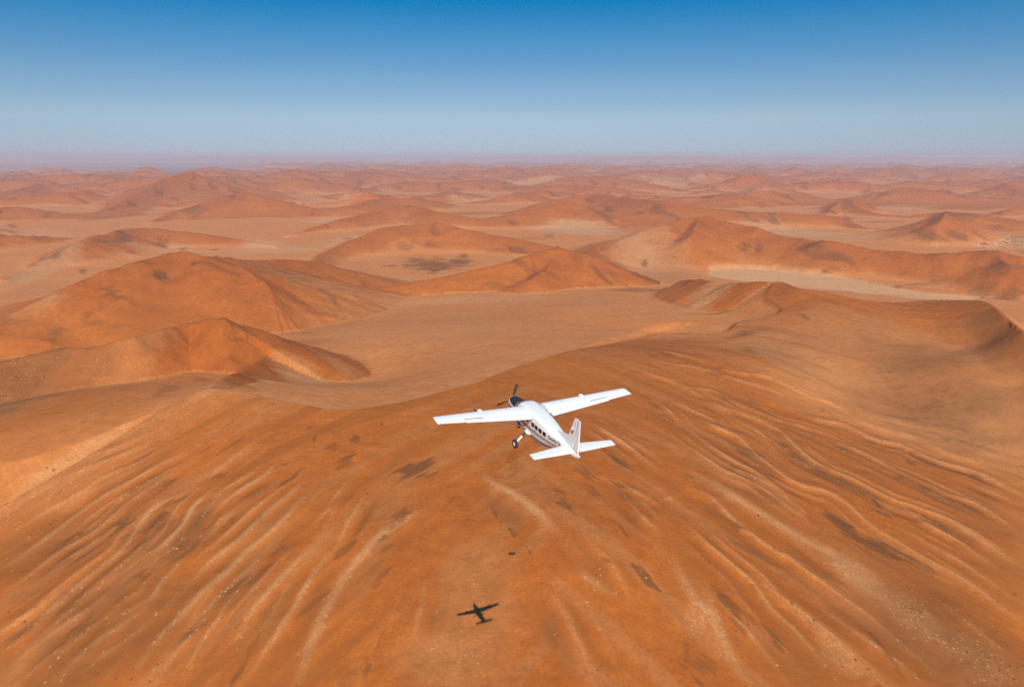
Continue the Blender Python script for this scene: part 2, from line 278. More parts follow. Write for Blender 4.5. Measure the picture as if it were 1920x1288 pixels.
DARK_SAND_AND_SHADE = [  # dark sand patches, plus shade painted on the left faces of dunes
    [-169.32,297.59,5.68,7.66,3.25,-3.84,0.54],
    [-158.07,301.43,4.67,4.28,4.32,-5.66,0.54],
    [-180.65,312.12,3.29,4.29,3.04,-3.66,0.81],
    [-206.39,309.18,6.2,3.76,3.17,-3.93,0.72],
    [-209.6,300.71,4.36,0.62,1.12,-1.5,0.51],
    [-152.53,270.65,5.03,1.07,2.31,-3.54,0.63],
    [-155.35,259.47,3.58,0.91,1.64,-2.15,0.68],
    [-168.12,251.38,6.09,3.01,2.37,-2.46,0.72],
    [-199.72,289.25,4.15,3.96,1.68,-1.85,0.54],
    [-143.72,291.03,3.07,6.19,1.8,-1.97,0.63],
    [-131.96,285.46,1.8,3.31,2.43,-2.58,0.42],
    [-156.55,319.22,6.76,3.94,1.7,-2.53,0.54],
    [-142.4,312.51,2.73,2.64,1.77,-2.47,0.51],
    [-143.6,335.24,4.21,1.94,1.16,-2.03,0.68],
    [-124.97,300.63,6.24,8.13,1.62,-2.06,0.7],
    [-108.11,324.32,3.73,5.94,1.16,-1.73,0.81],
    [-104.15,332.85,2.44,5.68,0.88,-1.23,0.51],
    [-96.37,283.24,4.8,9.43,1.59,-1.86,0.8],
    [-110.59,295.6,3.09,6.87,1,-1.1,0.54],
    [-103.47,364.26,0.09,3.5,0.93,-0.88,0.68],
    [-109.84,375.52,0.75,2.59,0.61,-0.95,0.68],
    [-92.63,357.02,2.55,2.27,0.63,-1.56,0.59],
    [-134.45,378.6,0.95,1.72,0.73,-1.26,0.68],
    [-113.82,340.45,3.09,2.08,0.73,-1.51,0.59],
    [-155.17,386.48,3.17,5.51,1.12,-1.78,0.59],
    [-158.14,362.14,6.04,5.1,0.83,-1.36,0.45],
    [-143.8,367.56,4.78,11.01,0.87,-1.28,0.45],
    [-195.86,362.61,4.06,3.74,0.86,-1.07,0.54],
    [-170.88,337.46,4.73,2.22,1.04,-1.53,0.72],
    [-90.79,245.85,3.75,8.2,1.75,-1.61,0.45],
    [-75.05,246.18,2.37,9.92,3.14,-2.31,0.63],
    [-93.3,225.53,1.89,9.55,1.39,-0.95,0.54],
    [-94.6,217.96,1.34,4.16,0.94,-0.7,0.63],
    [-171.69,264.83,5.33,1.78,1.25,-1.47,0.45],
    [-205.29,343.5,7.42,3.32,1.19,-1.48,0.45],
    [-192.57,371.13,5.23,3.58,0.85,-1.2,0.45],
    [-82.33,225.42,2.83,7.97,2.64,-2.09,0.32],
    [-75.39,231.55,1.22,4.95,2.69,-1.94,0.36],
    [-208.93,274.25,4.06,3.4,0.99,-0.97,0.36],
    [-226.9,346.45,7.36,5.5,0.79,-0.83,0.36],
    [-206.01,323.53,4.1,3.37,1.81,-2.18,0.36],
    [-48.28,330.49,10.13,3.06,2.12,-10.54,0.75],
    [-51.14,280.92,8.67,21.34,3.1,-3.79,0.6],
    [-54.19,261.35,2.45,5.49,4.75,-4.9,0.5],
    [-27.39,305.76,3.25,5.53,1.48,-2.87,0.42],
    [0.75,338.22,2.84,-0.01,-0.03,-13.81,0.38],
    [24.16,297,3.48,-9.94,-2.28,-3.47,0.65],
    [35.82,328.05,3.25,-14.2,-3.94,-5.69,0.5],
    [53.33,348.4,5.08,-8.42,-1.33,-3.21,0.7],
    [-7.43,294.03,3.46,-10.6,-0.64,-0.63,0.7],
    [0.18,278.38,3.56,-6.84,-0.67,-0.92,0.7],
    [7.11,263.92,2.61,-7.64,-0.78,-0.52,0.65],
    [11.8,250.72,1.2,-5.12,-0.71,-0.31,0.6],
    [51.24,252.36,2.12,-7.05,-3.18,-2.62,0.75],
    [36.9,259.16,3.37,-0.82,-0.4,-1.29,0.64],
    [50.4,319.59,4.55,-5.19,-0.72,-1.87,0.7],
    [-18.03,315.64,1.46,-0.07,0.11,-2.2,0.51],
    [60.41,294.9,1.2,-3.58,-1.59,-2.31,0.42],
    [46.6,279.29,2.15,-6.58,-1.35,-1.63,0.5],
    [-82.87,344.64,3.88,4.41,0.84,-1.87,0.68],
    [-83.7,338.36,3.13,2.49,0.88,-2.18,0.51],
    [-82.41,364.21,2.06,0.05,0.86,-4.28,0.68],
    [-91.73,354.72,3.38,-0.05,0.82,-3.6,0.42],
    [-68.56,272.12,3.58,4.19,1.47,-2.13,0.6],
    [-71.74,258.46,2.26,4.92,2.52,-2.44,0.5],
    [-48.58,213.7,1.29,-0.42,0.13,-3.47,0.51],
    [-45.89,226.39,0.94,4.36,0.78,-0.49,0.5],
    [-58.12,215.08,4.6,-0.7,0.97,-4.49,0.3],
    [-65.13,286.93,3.21,3.67,1.14,-2.07,0.34],
    [0.17,263.95,2.78,1.04,0.19,-0.88,0.81],
    [36.65,280.22,6.41,-5.46,-0.93,-2.17,0.3],
    [23.76,305.1,2.14,-10.39,-0.92,-1.05,0.4],
    [-54.7,254.42,5.15,-0.43,0.6,-3.41,0.35],
    [94.11,312.77,3.83,-7.36,-3.68,-6.02,0.54],
    [99.82,304.05,5,-10.94,-1.88,-2.83,0.63],
    [98.72,286.94,7.74,-5.44,-1.68,-2.99,0.45],
    [102.98,282.25,7.25,-3.87,-1.04,-1.87,0.45],
    [174.18,396.06,11.24,-2.81,-2.98,-6,0.54],
    [161.88,327.17,3.19,-14.86,-6.02,-7.78,0.77],
    [174.1,316.34,7.06,-9.45,-4.47,-6.13,0.8],
    [187.95,306.48,6.19,-6.86,-2.23,-2.87,0.6],
    [195.7,363.15,-0.49,-8.51,-3.43,-3.78,0.77],
    [198.97,352.97,8.78,-2.12,-1.82,-2.95,0.63],
    [251.58,434.64,1.32,-4.37,-2.38,-3.39,0.68],
    [224.15,343.76,4.86,-4.95,-1.78,-2.28,0.54],
    [140.32,390.86,4.14,-15.9,-3.38,-5.97,0.54],
    [145.68,354.07,10.7,1.61,-2.06,-4.67,0.45],
    [125.67,339.4,6.25,-6.29,-3.36,-6.13,0.45],
    [144.08,427.42,10.78,-9.5,-2.28,-5,0.45],
    [125.39,444.96,10.11,-9.52,-2.2,-5.57,0.45],
    [176.42,385.93,5.96,-6.01,-1.48,-2.54,0.36],
    [188.94,458.92,11.32,-9.83,-2.13,-4.22,0.45],
    [203.46,451.35,8.32,-10.98,-1.55,-2.79,0.45],
    [80.15,266.62,1.91,-11.56,-1.29,-1.2,0.36],
    [81.52,245.65,2.38,-10.06,-2.73,-2.28,0.6],
    [94.95,230.87,1.19,-8,-2.51,-1.78,0.68],
    [89.46,238.87,3.32,-4.26,-1.56,-1.8,0.36],
    [92.12,250.26,5.89,-5.87,-1.45,-1.96,0.36],
    [136.49,239.05,1.25,-9.07,-1.4,-1.18,0.68],
    [138.06,228.9,1.24,-8.33,-1.17,-0.93,0.54],
    [64.11,217.66,4.93,-1.46,-2.2,-4.2,0.45],
    [60.24,220.57,1.89,0.29,-1.25,-5.75,0.51],
    [62.25,209.73,2.77,-2.92,-0.72,-0.81,0.63],
    [176.81,277.15,3.77,-4.24,-3.4,-4.08,0.36],
    [189,262.84,5.35,-1.77,-2.49,-3.05,0.36],
    [126.87,287.6,7.48,-10.55,-2.43,-3.45,0.4],
    [129.31,279.2,8.69,-9.42,-3.44,-4.88,0.3],
    [230.17,391.94,7.58,-9.4,-2.64,-3.75,0.35],
    [248,368.06,6.9,-8.39,-2.59,-3.27,0.35],
    [206.88,402.61,8.71,-9.06,-2.85,-4.53,0.4],
    [194.65,279.72,4.65,-6.92,-2.15,-2.38,0.3],
    [102.03,226.29,1.91,-8.21,-2.13,-1.64,0.27],
    [90.36,344.88,7.2,-2.66,-1.11,-2.93,0.45],
    [236.62,444.57,4.84,-3.32,-2.23,-3.73,0.34],
    [260.02,358.24,4.58,-5.36,-1.73,-2.05,0.36],
    [189.27,242.45,3.99,-3.73,-4.07,-4.1,0.32],
    [236.58,739.5,20.88,8.34,-4.63,-17.8,0.63],
    [220.22,668.22,7.32,-5.11,-7.17,-20.86,0.54],
    [132.89,484.05,6.99,-8.21,-1.62,-4.21,0.5],
    [152.08,494.21,6.16,-10.02,-2.12,-4.91,0.54],
    [148.8,584.23,8.05,0.21,-1.21,-4.64,0.54],
    [167.57,576.53,7.18,0.88,-1.16,-3.93,0.54],
    [137.89,607.82,10.42,-15.19,-2.4,-9.16,0.54],
    [161.95,555.9,9.22,-0.9,-1.45,-4.55,0.45],
    [172.33,501.11,4.09,-2.68,-2.49,-5.9,0.45],
    [239.37,592.56,14.85,1.7,-1.89,-4.2,0.32],
    [229.25,518.79,4.26,-2.25,-2.96,-5.84,0.36],
    [319.93,597.61,3.7,-2.73,-1.07,-1.91,0.36],
    [121.14,607.02,4.32,-3.91,-1.54,-7.08,0.63],
    [92.72,450.39,3.91,-2.64,-0.6,-2.06,0.72],
    [114.06,439.33,10.12,-9.55,-1.64,-4.4,0.45],
    [94.21,432.8,5.08,-3,-1.37,-4.52,0.45],
    [314.3,778.38,3.19,-7.72,-2.7,-5.25,0.63],
    [380.46,678.83,8.24,-1.84,-2.33,-4.26,0.32],
    [363.74,592.41,5.96,-9.71,-1.46,-1.96,0.27],
    [268.4,539.26,9.96,-2.41,-1.95,-3.66,0.27],
    [-195.5,1799.83,75.59,0,-14.64,139.55,0.75],
    [-244.93,1882.48,40.82,0,-12.11,96.23,0.6],
    [-133.66,1847.38,46.78,0,-7.19,102.77,0.7],
    [-514.12,924.84,41.13,0,-5.73,10.93,0.4],
    [-674.87,1094.74,32.14,0,-17.45,29.72,0.6],
    [-546.88,999.35,19.09,0,-9.08,17.43,0.7],
    [-627.68,1046.78,16.84,0,-13.89,24.23,0.6],
    [-616.62,1049.31,9.25,0,-18.99,33.95,0.6],
    [-682.23,1040.76,30.66,0,-6.35,10.21,0.5],
    [-514.76,1077.06,10.92,0,-8.36,18.11,0.9],
    [-548.72,1105.25,14.42,0,-4.89,10.21,0.6],
    [-467.24,1122.75,19.5,0,-5.45,13.55,0.6],
    [-483.67,1122.18,6.5,0,-4.37,10.52,0.8],
    [-471.79,1306.06,13.21,0,-7,20.02,0.9],
    [-450.47,1324.27,15.33,0,-4.18,12.72,0.7],
    [-387.6,1234.87,45.07,0,-4.36,14.5,0.6],
    [-350.85,1209.21,23.09,0,-4.63,16.75,0.5],
    [-362.93,1173.22,25.92,0,-7.51,25.57,0.5],
    [-410.26,1141.89,21.77,0,-7.07,20.65,0.4],
    [233.83,1328.75,68.2,0,8.96,53.39,0.5],
    [280.55,1322.45,38.7,0,5.09,25.1,0.6],
    [298.55,1164.4,34.12,0,4.17,17.02,0.5],
    [320.5,1124.82,24.65,0,3.53,12.95,0.5],
    [251.54,920.53,33.99,0,1.47,5.7,0.6],
    [755.97,1494.03,17.28,0,12.94,26.44,0.95],
    [787.47,1491,15.1,0,13.12,25.71,0.6],
    [748.99,1519.72,15.42,0,11.86,24.93,0.6],
    [700.4,1488.05,10.78,0,13.06,28.75,0.5],
    [837.11,1519.72,33.04,0,15.22,28.64,0.4],
    [877.36,1509.13,32.9,0,12.91,23.09,0.4],
    [976.21,1545.44,29.17,0,12.55,20.63,0.4],
    [795.55,1475.42,43,0,9.34,18.05,0.35],
    [984.29,1466.99,42.8,0,33.8,52.54,0.45],
    [916.13,1360.54,39.83,0,21.56,33.51,0.6],
    [508.7,846.84,6.2,0,4.39,7.65,0.8],
    [497.48,847.95,12.44,0,2.5,4.46,0.6],
    [1357.96,2405.34,24.07,0,64.32,116.45,0.45],  # shaded left face of this dune, put into the colour
    [1412.52,3156.06,31.39,0,95.34,216.44,0.6],
    [1523.39,3054.35,108.81,0,26.12,53.36,0.5],
    [1323.26,2732.55,50.6,0,23.35,49.11,0.4],
    [899.91,1395.61,34.38,0,29.84,47.95,0.55],
    [594.26,1889.91,21.61,0,11.05,35.92,0.6],
    [625.54,1878.49,13.45,0,15.04,46.26,0.6],
    [700.93,1653.12,19.01,0,6.1,14.8,0.8],
    [318.11,1771.86,10.18,0,5.8,33.2,0.6],
    [532.93,2019.04,57.61,0,10.8,41.76,0.4],
    [-296.52,1788.23,25.78,0,-3.9,24.26,0.6],
    [-296.69,2068.58,29.67,0,-3.76,26.89,0.5],
    [-127.15,1970.08,16.95,0,-3.32,52.71,0.6],
    [-140.93,1960.01,33.82,0,-1.62,23.11,0.4],
    [-536.94,2421.58,24.25,0,-9.59,44.23,0.6],
    [68.76,2405.34,85.95,0,1.55,55.31,0.35],
    [124.47,2492.64,21.34,0,5.28,107.96,0.45],
    [-1025.71,2167.09,24.87,0,-26.76,57.98,0.7],
    [-948.58,2131.55,15.3,0,-14.62,33.72,0.7],
    [-851.53,2116.64,18.25,0,-10.08,25.75,0.7],
    [-996.79,1706.95,12.31,0,-27.02,47.71,0.6],
    [-1003.11,1970.08,28.26,0,-12.72,25.61,0.5],
    [-1418.12,3314.43,42.19,0,-88.02,208.07,0.6],
    [-1247.78,4307.05,30.43,0,-39.4,137.45,0.6],
    [-1921.49,2867.91,24.53,0,-67.16,102.18,0.6],
    [-2406.51,3771.09,32.09,0,-41.65,66.19,0.6],
    [128.57,1478.28,21.43,0,4.22,50.28,0.4],
    [187.25,1519.72,8.81,0,6.14,51.69,0.45],
    [44.86,1547.35,22.43,0,0.82,29.16,0.4],
    [209.96,1527.36,22.1,0,2.98,22.46,0.4],
    [-30.19,1378.46,30.19,0,-0.34,16.19,0.4],
    [-234.74,1333.94,19.56,0,-5.31,31.67,0.3],
    [-229.97,630.32,12.2,0,-2.99,8.73,0.5],
    [-237.38,611.98,9.13,0,-2.39,6.57,0.5],
    [-226.53,678.55,5.03,0,-3.13,9.94,0.5],
    [-393.79,625.03,18.75,0,-4.59,7.82,0.4],
    [-420.67,622.03,9.35,0,-3.81,6.05,0.6],
    [-442.51,615.74,3.71,0,-2.93,4.39,0.8],
    [490.59,756.92,22.3,0,12.62,20.5,0.3],
]
PALE_AND_LIT_SAND = [  # pale sand patches, plus the sunlit face of a spur painted pale
    [-11.97,245.38,18.79,-3.41,-0.85,-35.94,0.55],
    [-19.64,213.99,19.64,-0.67,1.37,-18.56,0.5],
    [-53.45,309.66,12.04,-8.77,-3.66,-31.98,0.4],
    [-55.42,265.4,4.75,-3.08,-4.57,-26.48,0.3],
    [23.02,291.68,10.75,-21.35,-4.66,-7.74,0.4],
    [36.97,272.93,8.52,-10.55,-3.69,-5.86,0.4],
    [154.77,281.17,12.1,-32.25,-15.92,-18.42,0.3],
    [185.65,638.17,25.16,-46,-11.43,-33.29,0.3],
    [-208.52,311.53,31.21,20.57,7.86,-9.39,0.25],
    [-96.23,244.72,6.94,8.35,11.59,-12.83,0.25],
    [350.72,1765.88,61.01,-111.88,-56.87,-264.26,0.75],  # lit spur face, brightened in colour
    [322.86,1870.92,55.03,-116.94,-28.48,-151.76,0.5],
    [263.6,680.18,55.87,-49.51,-34.53,-81.35,0.8],
    [343.43,599.15,58.09,-68.93,-76.04,-129.97,0.6],
    [358.52,699.1,65.31,-74.47,-37.34,-71.98,0.8],
    [-384.47,585.1,21.01,147.5,68.9,-90.3,0.6],
    [-307.68,569.27,5.18,64.71,28.95,-42.04,0.5],
    [-123.05,1034.74,199.95,0,16.88,-150.85,0.4],
    [78.26,1178.51,173.92,0,-9.05,-143.77,0.3],
    [-390.94,1738.44,75.67,0,36.91,-170.29,0.45],
    [-72.52,1663.26,71.79,67.88,4.27,-67.01,0.7],
    [-300.66,1588.42,69.38,0,10.06,-55.36,0.6],
    [-659.09,972.72,65.18,0,51.22,-80.5,0.4],
    [-950.41,1445.4,23.94,65.41,51.92,-78.64,0.5],
    [-1106.56,1775.31,-57.95,281.86,72.22,-110.46,0.4],
    [-682.03,2151.96,139.51,0,30.48,-99.08,0.5],
    [250.67,2692.5,146.13,-54.68,-15.91,-168.74,0.8],
    [1010.44,2611.98,154.35,-150.98,-48.87,-127.14,0.7],
    [-375.57,591.1,12.86,72.08,53.74,-72.1,0.3],
    [172.73,1588.8,23.03,0,-15.29,-145.74,0.2],
]
SLOPE_SHADE = [  # shade painted into the sand colour to tone down slopes facing the sun
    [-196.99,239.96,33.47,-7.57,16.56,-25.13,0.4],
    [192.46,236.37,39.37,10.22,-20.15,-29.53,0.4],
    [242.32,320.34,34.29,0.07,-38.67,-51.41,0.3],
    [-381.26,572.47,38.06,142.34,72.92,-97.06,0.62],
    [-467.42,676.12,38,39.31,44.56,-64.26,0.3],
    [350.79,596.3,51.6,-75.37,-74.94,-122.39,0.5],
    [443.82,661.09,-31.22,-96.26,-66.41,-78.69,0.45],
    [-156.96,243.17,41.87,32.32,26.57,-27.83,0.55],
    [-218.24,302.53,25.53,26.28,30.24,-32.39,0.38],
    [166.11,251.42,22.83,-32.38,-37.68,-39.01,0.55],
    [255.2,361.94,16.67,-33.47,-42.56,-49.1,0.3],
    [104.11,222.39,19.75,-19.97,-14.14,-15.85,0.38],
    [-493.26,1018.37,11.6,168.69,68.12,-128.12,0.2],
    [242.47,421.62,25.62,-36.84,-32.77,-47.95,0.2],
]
ORANGE_SAND = [
    [-192.52,583.36,22.69,41.67,18.78,-47.24,0.75],
    [-211.28,707.44,24.08,-24.26,4.79,-25.87,0.7],
    [-178.91,463.84,19.05,-4.91,3.65,-11.08,0.6],
    [-356.29,625.03,60.67,78.66,27.3,-46.25,0.55],
]
PALE_FLOOR = [
    [-100.16,842.23,162.75,0,12.65,-113.03,0.12],  # basin floor lightened in colour where it tilts away from the sun
    [-27.35,607.66,65.04,33.73,2.98,-36.91,0.15],
    [-300.66,1588.42,127.2,0,10.06,-55.36,0.55],
    [-73.18,1679.04,97.89,93.44,3.4,-53.52,0.7],
    [250.67,2692.5,163.99,-61.37,-15.91,-168.74,0.7],
    [1010.44,2611.98,166.43,-162.8,-48.87,-127.14,0.6],
    [-678.06,2139.07,169.52,0,30.14,-97.95,0.5],
    [-1106.56,1775.31,-66.46,323.28,72.22,-110.46,0.4],
    [-657.06,980.5,46.22,20.86,29.13,-44.74,0.5],
    [-528.88,2298.56,18.78,219.5,34.51,-130.35,0.5],
    [-793.32,2298.56,99.16,0,28.5,-84.92,0.5],
    [291.73,1832.83,59.67,-95.72,-25.12,-141.11,0.3],
    [-190.07,4465.26,190.07,0,8.64,-205.93,0.6],
    [208.7,7396.69,365.22,0,-15.18,-542.68,0.5],
    [-747.69,3079.94,131.95,0,29.67,-124.8,0.5],
    [-288.78,1225.26,144.39,0,21.66,-96.8,0.22],
    [-55.08,1247.44,146.87,0,2.18,-51.99,0.3],
    [-952.49,2097.11,136.07,0,36.43,-82.71,0.35],
    [-1640.29,2541.4,145.8,0,124.58,-197.96,0.35],
    [1565.24,7396.69,417.4,0,-113.84,-542.68,0.5],
    [1445.43,4633.05,328.51,0,-84.04,-273.15,0.4],
    [-1149.03,4259.34,272.14,0,61.78,-232.5,0.4],
    [-2628.06,4633.05,262.81,0,152.79,-273.15,0.4],
    [2051.12,3898.96,166.31,0,-101.54,-196.24,0.3],
]
GRASS_PATCHES = [
    [-237,372.17,19.42,31.7,4.25,-4.89,0.8],
    [-161.69,572.21,36.99,-27.18,6.82,-37.22,0.9],
    [-162.07,510.23,26.02,-12.74,4,-16.73,0.8],
    [-154.18,642.39,33.42,-33.95,3.1,-25.21,0.4],
    [-249.2,762.02,67.23,-88.15,4.31,-24.07,0.5],
    [-84.89,510.23,59.18,37.11,3,-14.4,0.35],
    [-379.79,640.83,15.53,101.27,43.04,-61.71,0.1],
    [278.25,1022.52,58.73,48.7,-13.38,-61.96,0.9],
    [235.46,964.92,45.91,43.29,-4.14,-24.21,0.7],
    [-318.55,642.32,3.62,119.7,33.94,-54.27,0.12],
    [147.96,282.63,7.35,-15.55,-7.88,-9.71,0.8],
    [160.62,261.05,5.9,-12.16,-8.79,-9.48,0.75],
    [176.33,242.38,6.44,-9.44,-10.79,-10.62,0.45],
    [117.27,228.89,5.4,-8.29,-5.24,-5.32,0.5],
    [-19.02,215.86,11.81,-0.49,0.94,-13.2,0.15],
    [69.36,240.01,4.26,-2.7,-6.18,-9.56,0.5],
    [412.59,640.98,-8.92,-23.86,-18.29,-13.76,0.3],
    [310.18,623.87,38.49,-36.84,-23.46,-44.03,0.08],
    [353.36,518.65,20.05,-21.66,-28.73,-41.92,0.15],
    [336.95,1869.51,107.82,0,-49.07,-280.71,0.25],
]
CLAY_PAN = [
    [462,1743],
    [494,1769],
    [563,1765],
    [674,1718],
    [746,1602],
    [785,1493],
    [817,1432],
    [860,1398],
    [897,1376],
    [810,1314],
    [714,1314],
    [622,1324],
    [544,1376],
    [490,1526],
    [439,1631],
]
RIVER_BED = [
    [1331,2674],
    [1397,2635],
    [1478,2543],
    [1613,2526],
    [1711,2457],
    [1615,2245],
    [1449,2138],
    [1341,2217],
    [1290,2362],
]

# ------------------------------------------------------------------ noise and polyline helpers
_perm = RNG.permutation(256)
_perm = np.concatenate([_perm, _perm, _perm])
_grad = np.stack([np.cos(np.arange(256) * 2.399), np.sin(np.arange(256) * 2.399)], 1)

def noise(x, y):
    xi = np.floor(x).astype(np.int64); yi = np.floor(y).astype(np.int64)
    xf = x - xi; yf = y - yi
    u = xf * xf * xf * (xf * (xf * 6 - 15) + 10); v = yf * yf * yf * (yf * (yf * 6 - 15) + 10)
    xi &= 255; yi &= 255
    def g(i, j):
        h = _perm[_perm[(xi + i) & 255] + ((yi + j) & 255)]
        return _grad[h, 0] * (xf - i) + _grad[h, 1] * (yf - j)
    a = g(0, 0); b = g(1, 0); c = g(0, 1); d = g(1, 1)
    return ((a + u * (b - a)) + v * ((c + u * (d - c)) - (a + u * (b - a)))) * 1.5

def fbm(x, y, s, octaves=4, gain=.5):
    t = np.zeros_like(x); a = 1.0; f = 1.0 / s
    for o in range(octaves):
        t += a * noise(x * f + 17.3 * o, y * f - 9.1 * o); a *= gain; f *= 2.03
    return t

def sstep(a, b, v):
    t = np.clip((v - a) / (b - a), 0, 1)
    return t * t * (3 - 2 * t)

def smooth_line(P, step):
    P = np.array(P, float)
    Q = np.vstack([2 * P[0] - P[1], P, 2 * P[-1] - P[-2]]); out = []
    for i in range(1, len(Q) - 2):
        n = max(1, int(math.ceil(np.linalg.norm(Q[i + 1, :2] - Q[i, :2]) / step)))
        a, b, c, d = Q[i - 1], Q[i], Q[i + 1], Q[i + 2]
        for k in range(n):
            t = k / n
            out.append(.5 * (2 * b + (c - a) * t + (2 * a - 5 * b + 4 * c - d) * t * t + (3 * b - a - 3 * c + d) * t ** 3))
    out.append(P[-1])
    return np.array(out)

def near_line(L, x, y):
    """distance to a polyline, the value of its further columns there, and the side (left of its direction = True)"""
    best = np.full(x.shape, 1e18); val = np.zeros(x.shape); side = np.zeros(x.shape, bool); par = np.zeros(x.shape)
    for i in range(len(L) - 1):
        ax, ay = L[i, 0], L[i, 1]; dx, dy = L[i + 1, 0] - ax, L[i + 1, 1] - ay
        ll = dx * dx + dy * dy + 1e-9
        px = x - ax; py = y - ay
        t = np.clip((px * dx + py * dy) / ll, 0, 1)
        d = (px - t * dx) ** 2 + (py - t * dy) ** 2
        m = d < best
        best = np.where(m, d, best)
        val = np.where(m, L[i, 2] + t * (L[i + 1, 2] - L[i, 2]), val)
        side = np.where(m, dx * py - dy * px > 0, side)
        par = np.where(m, i + t, par)
    return np.sqrt(best), val, side, par / max(1, len(L) - 1)

# lesser ribs between the surveyed ones
_main = [np.array(smooth_line([(q[0], q[1], 0) for q in p], 6))[:, :2] for *_q, p in RIBS]
for (w, hh, g, pts), L in list(zip(RIBS, list(_main))):
    if len(L) < 6 or w > 4.5: continue
    for sgn in (-1, 1):
        off = sgn * random.uniform(6.5, 10.5)
        t = np.gradient(L, axis=0); nrm_ = np.stack([-t[:, 1], t[:, 0]], 1) / (np.linalg.norm(t, axis=1)[:, None] + 1e-9)
        a = random.randint(0, len(L) // 4); b = len(L) - random.randint(0, len(L) // 5)
        Q = (L + nrm_ * (off + .35 * np.sin(np.arange(len(L)) * .35 + random.uniform(0, 6)))[:, None])[a:b]
        if len(Q) < 4 or (Q[:, 0].mean() > 110 and random.random() < .4): continue
        if min(np.hypot(*(Q[:, None] - K[None]).transpose(2, 0, 1)).min(1).mean() for K in _main) < 5.0: continue
        _main.append(Q)
        RIBS.append((w * random.uniform(.55, .85), hh * random.uniform(.5, .8), g * random.uniform(.35, .8), [tuple(q) for q in Q[::2]]))

def ridge_height(L, x, y, wob, a, b, p):
    """height of a dune ridge: the best of its crest's pieces, steeper or gentler on either side; also its crest height there and the side"""
    best = np.zeros(x.shape); zc = np.full(x.shape, 8.0); sd = np.zeros(x.shape, bool)
    for i in range(len(L) - 1):
        ax, ay, az = L[i]; dx, dy, dz = L[i + 1] - L[i]
        ll = dx * dx + dy * dy + 1e-9
        px = x - ax; py = y - ay
        t = np.clip((px * dx + py * dy) / ll, 0, 1)
        d = np.sqrt((px - t * dx) ** 2 + (py - t * dy) ** 2)
        d = np.maximum(d + wob * np.minimum(d, 75), 0)
        z = np.maximum(az + t * dz, .5); side = dx * py - dy * px > 0
        q = np.maximum(1 - d * np.where(side, b, a) / (z * p), 0)
        c = z * q * np.sqrt(q)
        m = c > best
        best = np.where(m, c, best); zc = np.where(m, z, zc); sd = np.where(m, side, sd)
    return best, zc, sd

# near dune: a smooth surface through surveyed points, bounded by its crest line
_ctl = np.array(NEAR_CREST + NEAR_POINTS, float)
def _fit(P):
    n = len(P); X = P[:, :2] / 300
    r2 = ((X[:, None] - X[None]) ** 2).sum(2)
    K = .5 * r2 * np.log(r2 + 1e-12) + np.eye(n) * 2e-4
    A = np.zeros((n + 3, n + 3)); A[:n, :n] = K; A[:n, n] = 1; A[:n, n + 1:] = X; A[n, :n] = 1; A[n + 1:, :n] = X.T
    return np.linalg.solve(A, np.r_[P[:, 2], 0, 0, 0])
_wt = _fit(_ctl)
def near_surface(x, y):
    X = _ctl[:, :2] / 300; x = x / 300; y = y / 300; n = len(X)
    z = _wt[n] + _wt[n + 1] * x + _wt[n + 2] * y
    for i in range(n):
        r2 = (x - X[i, 0]) ** 2 + (y - X[i, 1]) ** 2
        z = z + _wt[i] * .5 * r2 * np.log(r2 + 1e-12)
    return z

NEAR_LINE = smooth_line(NEAR_CREST, 9.0)
_poly = np.vstack([NEAR_LINE[:, :2], [[1200, 520], [1300, -700], [-1300, -700], [-1000, 250]]])
RAMP_LINE = smooth_line(NEAR_CREST, 40.0)
RAMP_LINE = RAMP_LINE[:int(np.argmin(np.hypot(RAMP_LINE[:, 0] - RAMP_STOP[0], RAMP_LINE[:, 1] - RAMP_STOP[1]))) + 1]
def in_poly(P, x, y):
    c = np.zeros(x.shape, bool); n = len(P)
    for i in range(n):
        x1, y1 = P[i]; x2, y2 = P[(i + 1) % n]
        if y1 == y2: continue
        c ^= ((y1 > y) != (y2 > y)) & (x < (x2 - x1) * (y - y1) / (y2 - y1) + x1)
    return c

def flank(zc, d, slope, p=1.5):
    u = d * slope / np.maximum(zc, .5) / p
    return zc * np.maximum(1 - u, 0) ** p

def smax(a, b, k):
    h = np.maximum(k - np.abs(a - b), 0) / k
    return np.maximum(a, b) + h * h * k * .25

# further dunes beyond the surveyed ones: sinuous crests with arms, kept off the gravel plain at the far left
FAR = []
def far_dune(cx, cy, h, ln, ang):
    n = 7; t = np.linspace(-1, 1, n)
    bow = random.uniform(-.35, .35); w = random.uniform(0, 6)
    pts = []
    for k in range(n):
        s = t[k] * ln / 2; o = ln * (bow * t[k] ** 2 + .09 * math.sin(3.2 * t[k] + w))
        pts.append((cx + s * math.cos(ang) - o * math.sin(ang), cy + s * math.sin(ang) + o * math.cos(ang), h * max(.08, (1 - abs(t[k]) ** 1.5) * random.uniform(.75, 1.1))))
    FAR.append((random.uniform(.3, .4), random.uniform(.34, .48), pts))
    if random.random() < .75:
        a2 = ang + random.uniform(1.0, 2.1) * random.choice((-1, 1)); l2 = ln * random.uniform(.25, .45); x0, y0, z0 = pts[3]
        FAR.append((.36, .42, [(x0, y0, z0), (x0 + .5 * l2 * math.cos(a2 + .2), y0 + .5 * l2 * math.sin(a2 + .2), z0 * .6), (x0 + l2 * math.cos(a2), y0 + l2 * math.sin(a2), z0 * .12)]))
placed = []
